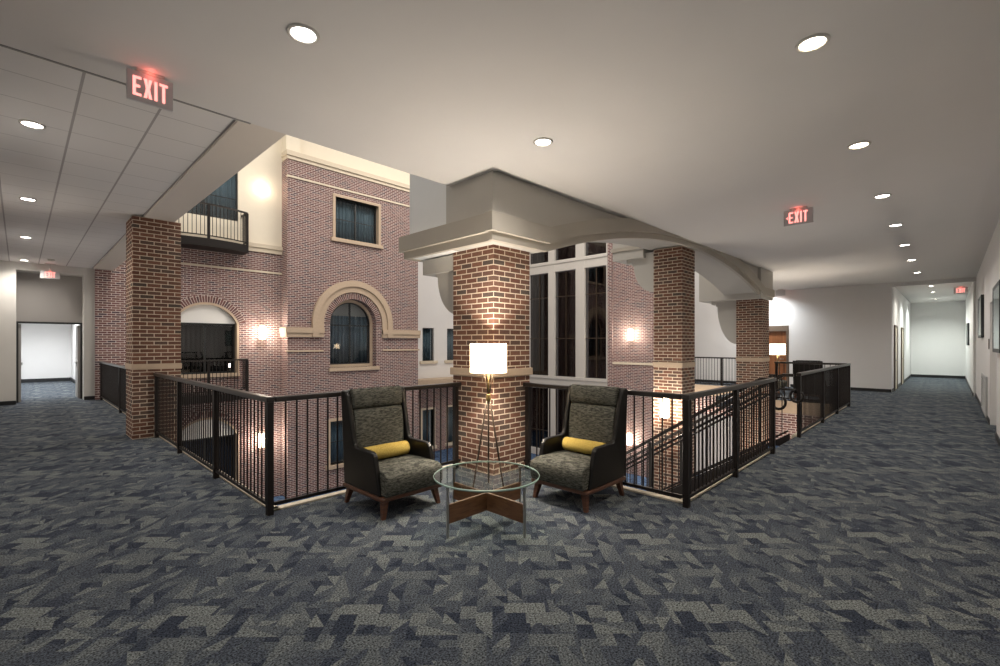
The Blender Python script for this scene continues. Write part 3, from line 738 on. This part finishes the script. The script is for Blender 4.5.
railing('black railing behind the left armchair, ending at the brick column', (1.62, 4.44), (3.86, 4.44), (2.17,), ext=(-.002, 0))
railing('black railing behind the right armchair, ending at the brick column', (4.41, 1.84), (4.41, 3.84), (1.94,), ext=(-.002, 0))
railing('black railing right of the right armchair, running to the top of the stairs', (4.41, 1.80), (7.44, 1.80), (0, 1.40, 3.0))
railing('black railing past the stair top along the right corridor', (9.0, 1.80), (14.3, 1.80), (0, 1.98, 3.6, 5.3))
railing('black railing across the far end of the stairwell, in front of the far seats', (14.3, 1.84), (14.42, 3.46), (1.58,), gap=.11, ext=(0, 0))
railing('black railing of the far walkway between two brick columns', (17.72, 4.6), (17.72, 8.4), (.05, 1.35, 3.0))

# bowed balconies on the recessed wall
def balcony(z, lab):
    r = empty('balcony', (4.0, YR, z), 0, lab, 'balcony', 'bowed black balconies')
    hw, dep, bow = 1.16, .54, .26
    def pt(t): # t in 0..1 along the bowed front
        x = -hw+2*hw*t; return (x, -dep-bow*(1-(2*t-1)**2))
    fr = [pt(k/16) for k in range(17)]
    poly = [(-hw-.04, .0)] + [(x*1.03, y-.03) for x, y in fr] + [(hw+.04, 0)]
    MB().prism(poly, 'z', -.24, 0).build('balcony_slab', 'metal', r)
    path = [(-hw, 0)] + fr + [(hw, 0)]
    m = MB(); mb_ = MB()
    for a, b_ in zip(path, path[1:]):
        m.bar((*a, 1.045), (*b_, 1.045), .06, .05); mb_.bar((*a, .09), (*b_, .09), .03, .03)
    m.build('top_rail', 'cap', r); mb_.build('bottom_rail', 'metal', r)
    for q in (fr[0], fr[8], fr[-1]): MB().box(q[0]-.035, q[0]+.035, q[1]-.035, q[1]+.035, 0, 1.03).build('post', 'metal', r)
    proto = None
    spots = [pt(k/22) for k in range(1, 22) if k != 11] + [(s*hw, -dep*k/6) for s in (-1, 1) for k in range(1, 6)]
    for x, y in spots:
        if proto is None: proto = MB().box(-.008, .008, -.008, .008, .09, 1.03).build('baluster', 'metal', r); o = proto
        else: o = proto.copy(); col.objects.link(o); o.parent = r
        o.location = (x, y, 0)
    return r
balcony(4.76, 'bowed black balcony on the cream wall high above the left corridor railing')
balcony(0.0, 'bowed black balcony in front of the arched opening, level with this floor')

# ------------------------------------------------------------------ stairs
SX0, SX1, SL, SY = 7.62, 8.92, .66, 1.92
st = empty('staircase', (SX0, SY, 0), 0, 'carpeted stairs going down from the gap in the right railing', 'stairs', kind='structure')
ns = 23; rise_ = 3.8/ns; run = rise_/SL
m = MB()
for k in range(ns-1):
    z = -(k+1)*rise_; m.box(.03, SX1-SX0-.03, k*run, (k+1)*run+.02, z-.17, z)
m.build('tread', 'carpet_blue', st)['label'] = 'carpeted treads'
for x in (0, SX1-SX0):
    L = (ns-1)*run
    MB().prism([(0, .06), (L, .06-L*SL), (L, -.30-L*SL), (0, -.34)], 'x', x-.03, x+.03).build('stringer', 'metal', st)
def stair_rail(x, lab, inner):
    r = empty('stair_railing', (x, SY, 0), 0, lab, 'railing', 'sloping stair railings'); L = (ns-1)*run
    zz = lambda y: -max(0, y-.06)*SL
    top = MB()
    top.bar((0, -.06, 1.03), (0, .10, 1.03), .06, .05); top.bar((0, .09, 1.03), (0, L, 1.03+zz(L)), .06, .05); top.build('top_rail', 'cap', r)
    b_ = MB(); b_.bar((0, .02, .10), (0, L, .10+zz(L)), .03, .03); b_.build('bottom_rail', 'metal', r)
    for y in (L*.33, L*.66, L): MB().box(-.027, .027, y-.027, y+.027, zz(y)-.1, zz(y)+1.0).build('post', 'metal', r)
    proto = None; n = int(L/.11)
    for k in range(1, n):
        y = L*k/n
        if proto is None: proto = MB().box(-.0063, .0063, -.0063, .0063, .10, 1.02).build('baluster', 'metal', r); o = proto
        else: o = proto.copy(); col.objects.link(o); o.parent = r
        o.location = (0, y, zz(y))
    # wall-type handrail with a looped end on the stair side
    hx = inner*.09; pts = []
    for k in range(15):
        a = math.pi/2 + 1.75*math.pi*k/14
        pts.append((hx, -.12+.09*math.cos(a)*-1, .80-.10+.10*math.sin(a)))
    pts = pts[::-1] + [(hx, .12, .80)] + [(hx, .12+(L-.2)*k/8, .80-(L-.2)*k/8*SL) for k in range(1, 9)]
    MB().tube(pts, .02, 10).build('handrail', 'metal', r)
    for y in (.5, L*.5, L*.9): MB().tube([(0, y, .80-(y-.12)*SL-.05), (hx, y, .80-(y-.12)*SL-.05), (hx, y, .80-(y-.12)*SL)], .009, 8).build('handrail_bracket', 'metal', r)
    return r
stair_rail(SX0, 'sloping stair railing on the near side of the stairs', 1)
stair_rail(SX1, 'sloping stair railing on the far side of the stairs', -1)

# ------------------------------------------------------------------ armchairs
def armchair(loc, rz, lab, group='high-backed armchairs'):
    """front faces local -y, width along x"""
    r = empty('armchair', loc, rz, lab, 'armchair', group)
    W, D = .66, .72; hw = W/2
    # wooden base frame and legs
    MB().box(-hw-.005, hw+.005, 0, D, .155, .195).build('base_frame', 'wood', r, bevel=.012)
    for sx in (-1, 1):
        for yb_, sgn in ((.06, -1), (D-.06, 1)):
            m = MB(); x = sx*(hw-.055); i = 0
            for (dx, dy, hs, z) in ((0, 0, .030, .158), (sx*.03, sgn*.03, .018, 0)):
                for a, c in ((-1, -1), (1, -1), (1, 1), (-1, 1)): m.v.append((x+dx+a*hs, yb_+dy+c*hs, z))
            m.f = [(0, 1, 2, 3), (7, 6, 5, 4)] + [(k, 4+k, 4+(k+1) % 4, (k+1) % 4) for k in range(4)]
            m.build('leg', 'wood', r, bevel=.004)
    # leather shell: one side wing each, and the back panel
    prof = [(.055, .195), (.135, .48), (.15, .535), (.175, .562), (.21, .572), (.47, .575), (.505, .59), (.525, .64), (.60, .93), (.635, 1.05), (.66, 1.09), (.72, 1.10), (.745, 1.08), (.725, .60), (.70, .195)]
    for sx in (-1, 1):
        m = MB(); n = len(prof)
        xo, xi = sx*hw, sx*(hw-.05)
        for y, z in prof:
            fl = .012*max(0, (z-.6)/.5); m.v.append((xo+sx*fl, y, z))
        for y, z in prof:
            fl = .012*max(0, (z-.6)/.5); m.v.append((xi+sx*fl, y, z))
        m.f.append(tuple(range(n))); m.f.append(tuple(reversed(range(n, 2*n))))
        for k in range(n): m.f.append((k, n+k, n+(k+1) % n, (k+1) % n))
        m.build('side_wing', 'leather', r, bevel=.014, seg=3)
    MB().prism([(.685, .195), (.70, .195), (.725, .6), (.745, 1.08), (.70, 1.10), (.675, 1.09), (.66, .6)], 'x', -hw+.02, hw-.02).build('back_shell', 'leather', r, bevel=.01)
    # upholstered back in two panels with a seam
    def pad(y0, z0, y1, z1, t, x):
        m = MB(); n = 7
        dirv = Vector((0, y1-y0, z1-z0)); nrm = Vector((0, -dirv.z, dirv.y)).normalized()
        for k in range(n+1):
            s_ = k/n; bul = t*(.72+.28*math.sin(math.pi*s_)**.5)
            p = Vector((0, y0, z0))+dirv*s_; f_ = p+nrm*bul
            for xx in (-x, -x*.5, 0, x*.5, x): 
                e = 1-.15*(abs(xx)/x)**4
                q = p+nrm*bul*e; m.v.append((xx, q.y, q.z))
        b0 = len(m.v)
        for k in range(n+1):
            p = Vector((0, y0, z0))+dirv*(k/n)
            for xx in (-x, x): m.v.append((xx, p.y, p.z))
        for k in range(n):
            for j in range(4):
                m.f.append((5*k+j, 5*k+j+1, 5*(k+1)+j+1, 5*(k+1)+j)); m.sm.add(len(m.f)-1)
            m.f.append((5*k, 5*(k+1), b0+2*(k+1), b0+2*k)); m.f.append((5*k+4, b0+2*k+1, b0+2*(k+1)+1, 5*(k+1)+4))
            m.f.append((b0+2*k, b0+2*(k+1), b0+2*(k+1)+1, b0+2*k+1))
        m.f.append((0, 1, 2, 3, 4, b0+1, b0)); e_ = 5*n; m.f.append((e_+4, e_+3, e_+2, e_+1, e_, b0+2*n, b0+2*n+1))
        return m
    xw = hw-.055
    pad(.645, .36, .675, .905, .115, xw).build('back_cushion', 'tweed', r, bevel=.012)
    pad(.675, .91, .692, 1.105, .105, xw+.004).build('headrest', 'tweed', r, bevel=.012)
    # deep seat cushion, wider in front of the arms
    m = MB()
    top = [(-.035, .375), (.08, .405), (.25, .412), (.60, .40)]
    sec = [(-.02, .20), (-.045, .25), (-.05, .34), (-.035, .385), (.03, .412), (.12, .42), (.30, .425), (.62, .405), (.62, .20)]
    n = len(sec); xs = [(-xw-.035, .985, True), (-xw*.6, 1.0, False), (0, 1.012, False), (xw*.6, 1.0, False), (xw+.035, .985, True)]
    for x, kz, edge in xs:
        for y, z in sec:
            xx = x
            if edge and y > .06: xx = math.copysign(xw, x)
            m.v.append((xx, y, .20+(z-.20)*kz))
    for a in range(4):
        for k in range(n):
            m.f.append((a*n+k, (a+1)*n+k, (a+1)*n+(k+1) % n, a*n+(k+1) % n)); m.sm.add(len(m.f)-1)
    m.f.append(tuple(reversed(range(n)))); m.f.append(tuple(4*n+k for k in range(n)))
    m.build('seat_cushion', 'tweed', r, bevel=.014, seg=3)
    return r
CH1 = armchair((2.535, 3.56, 0), 0, 'tweed and black leather armchair on the left, its back to the atrium railing')
CH2 = copy_tree(CH1); CH2.location = (3.60, 2.715, 0); CH2.rotation_euler = (0, 0, R(-90)); CH2['label'] = 'tweed and black leather armchair on the right of the glass table'
CH3 = copy_tree(CH1); CH3.location = (15.42, 2.75, 0); CH3.rotation_euler = (0, 0, R(90)); CH3['label'] = 'dark armchair at the far seats, its back to the railing across the stairwell'
CH4 = copy_tree(CH1); CH4.location = (16.6, 3.75, 0); CH4.rotation_euler = (0, 0, 0); CH4['label'] = 'dark armchair at the far seats, behind the far floor lamp'
def bolster(loc, rz, lab):
    r = empty('bolster_cushion', loc, rz, lab, 'cushion', 'mustard bolster cushions')
    prof = [(.0, -.245), (.05, -.245), (.062, -.235), (.068, -.21), (.070, 0), (.068, .21), (.062, .235), (.05, .245), (0, .245)]
    m = MB().lathe(prof, 24); m.v = [(z, x, y) for x, y, z in m.v]
    m.build('cushion_body', 'mustard', r)
    for s in (-1, 1):
        q = MB().lathe([(.064, s*.225), (.069, s*.228), (.066, s*.236), (.060, s*.234)], 24, close=True); q.v = [(z, x, y) for x, y, z in q.v]
        q.build('piping', 'mustard', r)
    return r
bolster((2.515, 3.56+.44, .497), 0, 'mustard yellow bolster cushion on the left armchair')
bolster((3.60+.44, 2.70, .497), R(-90), 'mustard yellow bolster cushion on the right armchair')

# ------------------------------------------------------------------ coffee table
def coffee_table(loc, lab):
    r = empty('coffee_table', loc, 0, lab, 'table')
    g = MB().lathe([(.0, .410), (.452, .410), (.455, .413), (.455, .424), (.452, .427), (0, .427)], 64, smooth=False)
    top = g.build('glass_top', 'glass_top', r)
    MB().lathe([(.4525, .4095), (.4575, .413), (.4575, .424), (.4525, .4275), (.4505, .418)], 64, close=True).build('glass_edge', 'glass_edge', r)
    for k, a in enumerate((0, math.pi/2, math.pi, 1.5*math.pi)):
        ca, sa = math.cos(a), math.sin(a)
        m = MB(); x0 = .426
        m.box(x0, x0+.016, -.009, .009, 0, .40)
        m.v = [(x*ca-y*sa, x*sa+y*ca, z) for x, y, z in m.v]
        m.build('leg', 'steel', r, bevel=.002)
        q = MB().lathe([(0, .399), (.018, .399), (.018, .410), (0, .410)], 16, c=(.434*ca, .434*sa, 0)); q.build('glass_pad', 'steel', r)
    MB().box(-.426, .426, -.011, .011, .115, .268).build('cross_board', 'walnut', r, bevel=.002)
    MB().box(-.011, .011, -.426, -.0115, .115, .268).box(-.011, .011, .0115, .426, .115, .268).build('cross_board', 'walnut', r, bevel=.002)
    return r
coffee_table((2.81, 2.88, 0), 'round glass coffee table on crossed walnut boards between the armchairs')

# ------------------------------------------------------------------ floor lamps
M['shade'] = None
def shade_mat():
    m, nt, b = newmat('lamp_shade_linen'); out = nt.nodes['Material Output']
    b.inputs['Base Color'].default_value = (.9, .84, .74, 1); b.inputs['Roughness'].default_value = .9
    tl = N(nt, 'ShaderNodeBsdfTranslucent'); tl.inputs[0].default_value = (.9, .8, .66, 1)
    em = N(nt, 'ShaderNodeEmission'); em.inputs[0].default_value = (1, .84, .62, 1); em.inputs[1].default_value = 3.2
    mx = N(nt, 'ShaderNodeMixShader'); mx.inputs[0].default_value = .5
    ad = N(nt, 'ShaderNodeAddShader')
    nt.links.new(b.outputs[0], mx.inputs[1]); nt.links.new(tl.outputs[0], mx.inputs[2]); nt.links.new(mx.outputs[0], ad.inputs[0]); nt.links.new(em.outputs[0], ad.inputs[1]); nt.links.new(ad.outputs[0], out.inputs[0])
    return m
M['shade'] = shade_mat()
def floor_lamp(loc, rz, lab, power):
    r = empty('floor_lamp', loc, rz, lab, 'lamp', 'tripod floor lamps')
    hubz = .97
    for k in range(3):
        a = R(90+120*k)
        MB().tube([(.015*math.cos(a), .015*math.sin(a), hubz), (.19*math.cos(a), .19*math.sin(a), .008)], .009, 10).build('leg', 'bronze', r)
        MB().tube([(.015*math.cos(a+2), .015*math.sin(a+2), hubz-.02), (.055*math.cos(a), .055*math.sin(a), 1.24)], .005, 8).build('shade_strut', 'bronze', r)
    MB().lathe([(0, -.035), (.024, -.035), (.028, -.02), (.028, .03), (.02, .045), (0, .045)], 20, c=(0, 0, hubz)).build('hub', 'brass', r)
    MB().lathe([(0, 0), (.012, 0), (.012, .26), (0, .26)], 12, c=(0, 0, hubz+.04)).build('stem', 'brass', r)
    sh = MB().lathe([(.197, 1.245), (.197, 1.555), (.194, 1.555), (.194, 1.245)], 48, close=True).build('lamp_shade', 'shade', r)
    MB().lathe([(.1975, 1.308), (.1995, 1.31), (.1995, 1.316), (.1975, 1.318)], 48, close=True).build('shade_band', 'bronze', sh)
    m = MB()
    for k in range(3):
        a = R(30+120*k); m.tube([(0, 0, 1.27), (.195*math.cos(a), .195*math.sin(a), 1.255)], .003, 6)
    m.build('shade_spider', 'bronze', r)
    bu = MB().lathe([(0, 1.27), (.014, 1.275), (.016, 1.31), (.035, 1.35), (.037, 1.38), (.025, 1.41), (0, 1.42)], 16).build('bulb', 'bulb', r)
    light('POINT', 'lamp_light', (0, 0, 1.40), power, WARM, r, .05)
    return r
floor_lamp((3.50, 3.56, 0), R(-45), 'lit tripod floor lamp with white drum shade in front of the nearest brick column', 190)
floor_lamp((15.1, 3.55, 0), R(-45), 'lit tripod floor lamp with white drum shade at the far seats by the wooden door', 150)

# ------------------------------------------------------------------ recessed downlights
def downlight(x, y, z, lab, mat, power, colr, spot=True):
    r = empty('recessed_downlight', (x, y, z), 0, lab, 'downlight', 'recessed ceiling downlights')
    MB().lathe([(.074, 0), (.096, 0), (.094, -.010), (.078, -.012), (.072, -.004)], 40, close=True).build('trim_ring', 'trim_white', r)
    MB().lathe([(0, -.003), (.076, -.003), (.076, -.001), (0, -.001)], 40).build('lens', mat, r)
    if power: light('SPOT', 'downlight_lamp', (0, 0, -.02), power, colr, r, .06, (0, 0, 0), spot_size=R(150), spot_blend=.9)
    return r
PW = 95
right_l = ('large recessed downlight nearest the camera on the right', 'second recessed downlight of the right corridor row, after the large near one', 'third recessed downlight of the right corridor row, above the EXIT sign', 'fourth recessed downlight of the right corridor row, the brightest white one', 'fifth recessed downlight of the right corridor row, counted from the camera', 'last recessed downlight of the row before the far right corridor')
for k, x in enumerate((3.57, 5.72, 7.90, 9.98, 12.10, 14.38)):
    downlight(x, .64, CZ, right_l[k], 'can_warm' if k < 2 else 'can_cool', PW, WARM if k < 2 else NEUT)
downlight(1.24, 2.92, CZ, 'large recessed downlight nearest the camera on the left', 'can_cool', PW, NEUT)
downlight(3.51, 2.82, CZ, 'recessed downlight over the seats, in front of the nearest brick column', 'can_cool', PW, NEUT)
downlight(17.0, .64, CZ, 'recessed downlight just before the mouth of the far right corridor', 'can_cool', PW, NEUT)
downlight(18.9, 4.78, CZ, 'recessed downlight in front of the reddish wooden door', 'can_cool', PW*3, COOL)
ks = (LZ-1.55)/(3.5-1.55)
left_l = ('recessed downlight nearest the camera in the tiled left corridor ceiling', 'second recessed downlight in the tiled left corridor ceiling', 'third recessed downlight in the tiled left corridor ceiling, with a wide glow', 'last recessed downlight in the tiled ceiling, before the portal')
for k, y in enumerate((5.85, 8.91, 12.11, 15.45)):
    downlight(.08*ks, y*ks, LZ, left_l[k], 'can_cool', PW, NEUT) if y*ks < 17 else None
for k, x in enumerate((21.0, 23.6, 27.2)):
    downlight(x, .45, CZ-.02, ('recessed downlight just inside the far right corridor', 'second recessed downlight inside the far right corridor', 'deepest recessed downlight of the far right corridor')[k], 'can_cool', PW*(1.6, 2.6, 4.2)[k], ((1, .97, .88), (.95, 1, .94), (.92, 1, .94))[k])
downlight(.6, 20.0, 3.1, 'recessed downlight in the vestibule past the left portal', 'can_cool', PW*6, COOL)
downlight(.6, 24.0, 3.1, 'recessed downlight at the back of the vestibule past the left portal', 'can_cool', PW*7, COOL)

# ------------------------------------------------------------------ exit signs
def letters(h, t):
    """EXIT as thick flat strokes in the xz plane, left to right along +x, base at z=0"""
    w = h*.36; s = h*.125; g = h*.10; m = MB(); x = 0
    def poly(p): m.prism([(x+a, b_) for a, b_ in p], 'y', -t, 0)
    poly([(0, 0), (w, 0), (w, s), (s, s), (s, h/2-s/2), (w*.85, h/2-s/2), (w*.85, h/2+s/2), (s, h/2+s/2), (s, h-s), (w, h-s), (w, h), (0, h)]); x += w+g
    c = w/2
    poly([(0, 0), (s*1.15, 0), (c, h/2-s*.9), (w-s*1.15, 0), (w, 0), (c+s*.62, h/2), (w, h), (w-s*1.15, h), (c, h/2+s*.9), (s*1.15, h), (0, h), (c-s*.62, h/2)]); x += w+g
    poly([(0, 0), (s, 0), (s, h), (0, h)]); x += s+g
    poly([(w/2-s/2, 0), (w/2+s/2, 0), (w/2+s/2, h-s), (w, h-s), (w, h), (0, h), (0, h-s), (w/2-s/2, h-s)]); x += w
    return m, x
def exit_sign(loc, rz, w, h, lh, lab, arrow=False, drop=.025, both=False):
    """hangs from loc; face towards local -y"""
    r = empty('exit_sign', loc, rz, lab, 'sign', 'EXIT signs')
    MB().box(-w/2, w/2, -.012, .012, -h-drop, -drop).build('sign_panel', 'sign_body', r, bevel=.003)
    MB().box(-w*.3, w*.3, -.02, .02, -.02, 0).box(-.012, .012, -.012, .012, -drop-.005, -.02).build('mount', 'trim_white', r)
    m, L = letters(lh, .004)
    m.v = [(x-L/2, y-.012, z-drop-h/2-lh/2) for x, y, z in m.v]
    m.build('exit_letters', 'exit_red', r)
    if arrow:
        q = MB().prism([(-L/2-.035, -drop-h/2), (-L/2-.012, -drop-h/2+.016), (-L/2-.012, -drop-h/2-.016)], 'y', -.016, -.012); q.build('arrow', 'exit_red', r)
    light('POINT', 'sign_glow', (0, -.03, -drop-.01), .2, (1, .16, .12), r, .04)
    return r
exit_sign((.655, 4.14, CZ), 0, .27, .21, .135, 'EXIT sign with red letters hanging at the near edge of the tiled ceiling', drop=.02)
exit_sign((7.75, 1.56, CZ), R(-90), .36, .215, .155, 'EXIT sign with red letters and arrow on the main ceiling to the right', True)
exit_sign((.56, 17.0, LZ), 0, .37, .20, .13, 'small EXIT sign in front of the grey panel over the left portal', drop=.19)
exit_sign((22, -.26, CZ-.02), R(-90), .34, .21, .14, 'small EXIT sign in the mouth of the far right corridor')
exit_sign((18.9, 4.35, CZ), R(90), .30, .20, .13, 'small EXIT sign edge-on near the far brick column, over the wooden door')
# smoke detector, sprinkler
r = empty('smoke_detector', (.51*ks, 16.1, LZ), 0, 'small white smoke detector on the tiled ceiling before the portal', 'smoke detector')
MB().lathe([(0, 0), (.07, 0), (.07, -.02), (.05, -.05), (0, -.055)], 24).build('detector_body', 'trim_white', r)
MB().lathe([(.052, -.035), (.060, -.036), (.058, -.028)], 24, close=True).build('detector_vent', 'black', r)
r = empty('sprinkler_head', (1.31, 4.72, LZ), 0, 'small sprinkler head in the tiled ceiling near the beam', 'sprinkler')
MB().lathe([(0, 0), (.035, 0), (.033, -.006), (0, -.008)], 20).build('escutcheon', 'trim_white', r)
MB().tube([(0, 0, -.006), (0, 0, -.03)], .007, 8).build('nozzle', 'brass', r)
MB().lathe([(0, -.03), (.018, -.03), (.018, -.033), (0, -.033)], 12).build('deflector', 'brass', r)

# ------------------------------------------------------------------ sconces
def sconce(loc, rz, lab, power=20, s=1.0):
    """on a wall whose outward normal is local -y"""
    r = empty('wall_sconce', loc, rz, lab, 'wall lamp', 'lit wall sconces')
    MB().box(-.06*s, .06*s, -.02, 0, -.17*s, .17*s).build('back_plate', 'bronze', r, bevel=.004)
    MB().lathe([(0, -.20*s), (.075*s, -.20*s), (.085*s, -.18*s), (.085*s, .18*s), (.075*s, .20*s), (0, .20*s)], 24, c=(0, -.11*s, 0)).build('glass_shade', 'sconce', r)
    MB().lathe([(.083*s, -.205*s), (.09*s, -.205*s), (.09*s, -.185*s), (.083*s, -.185*s)], 24, c=(0, -.11*s, 0), close=True).build('bottom_ring', 'bronze', r)
    MB().box(-.012, .012, -.03*s, -.0, -.02, .02).build('arm', 'bronze', r)
    light('POINT', 'sconce_light', (0, -.30*s, 0), power, WARM, r, .1)
    return r
SC = 1.15
sconce((5.77, YR, 1.93), 0, 'lit sconce on the recessed brick wall beside the arched opening', 45, SC)
sconce((5.80, YR, 6.85), 0, 'lit sconce high on the cream wall by the balcony', 2, .9)
sconce((5.73, YR, -1.74), 0, 'lit sconce on the lower brick wall, seen through the left railing', 45, SC)
sconce((XB_, 9.39, 1.92), R(-90), 'lit sconce on the brick wall right of the tall window wall', 40, SC)
sconce((XB_, 9.43, -2.36), R(-90), 'lit sconce low on the far brick wall, seen between stair rails', 40, SC)
sconce((8.9, 4.02, .29), R(-90), 'lit sconce on the second brick column, seen through the right railing', 50, .95)

# ------------------------------------------------------------------ things on the right wall
def frame(x0, x1, z0, z1, y, lab, d=.052):
    r = empty('picture_frame', ((x0+x1)/2, y, (z0+z1)/2), 0, lab, 'picture', 'framed pictures on the right wall')
    W, H = (x1-x0)/2, (z1-z0)/2; t = .06
    MB().box(-W, W, 0, d, H-t, H).box(-W, W, 0, d, -H, -H+t).box(-W, -W+t, 0, d, -H+t, H-t).box(W-t, W, 0, d, -H+t, H-t).build('frame_moulding', 'frame_dark', r, bevel=.004)
    MB().box(-W+t, W-t, .004, .036, -H+t, H-t).build('print', 'art', r)
    MB().box(-W+t, W-t, .044, .048, -H+t, H-t).build('glazing', 'pane', r)
    return r
frame(9.6, 11.05, 1.42, 2.46, -.55, 'framed picture with dark moulding on the right wall, nearest the camera')
frame(15.0, 16.6, 1.70, 2.66, -.55, 'dark framed picture on the right wall above the air grille')
frame(23.5, 25.0, 1.50, 2.30, -.5, 'small dark framed picture inside the far right corridor')
r = empty('air_grille', (14.6, -.55, .46), 0, 'grey return air grille low on the right wall', 'vent')
MB().box(-.95, .95, 0, .03, .36, .42).box(-.95, .95, 0, .03, -.40, -.34).box(-.95, -.87, 0, .03, -.34, .36).box(.87, .95, 0, .03, -.34, .36).build('grille_frame', 'grille', r)
m = MB()
for k in range(17): z = -.33+.04*k; m.prism([(.004, z), (.009, z), (.027, z+.022), (.022, z+.026)], 'x', -.87, .87)
m.build('grille_slats', 'grille', r)
r = empty('room_sign', (13.15, -.55, 1.55), 0, 'small room number plate beside the alcove on the right wall', 'sign')
MB().box(-.08, .08, 0, .012, -.1, .1).build('sign_plate', 'bronze', r, bevel=.003)
MB().box(-.06, .06, .012, .015, .02, .07).build('sign_inset', 'trim_white', r)

# ------------------------------------------------------------------ light in the atrium
# unseen fill points added to brighten the level below
for x, y, z, p in ((12.6, 2.9, -1.3, 90), (16.6, 6.6, -1.4, 120), (3.0, 8.0, -1.5, 60), (6.0, 5.5, -1.5, 60)):
    light('POINT', 'lower_level_fill', (x, y, z), p, WARM, None, .15)
for k, (x, y, sx_, sy_, p) in enumerate(((3.0, 10.5, 2.6, 9.0, 560), (11.0, 11.5, 6.0, 6.0, 520), (15.2, 7.5, 3.0, 4.0, 280))):
    d = bpy.data.lights.new('atrium_light', 'AREA'); d.shape = 'RECTANGLE'; d.size = sx_; d.size_y = sy_; d.energy = p; d.color = (1, .93, .85)
    o = bpy.data.objects.new('atrium_light', d); col.objects.link(o); o.location = (x, y, TOPZ-.05)

wd = bpy.data.worlds.new('world'); scn.world = wd; wd.use_nodes = True
bg = wd.node_tree.nodes['Background']; bg.inputs[0].default_value = (1.0, .97, .94, 1); bg.inputs[1].default_value = .25
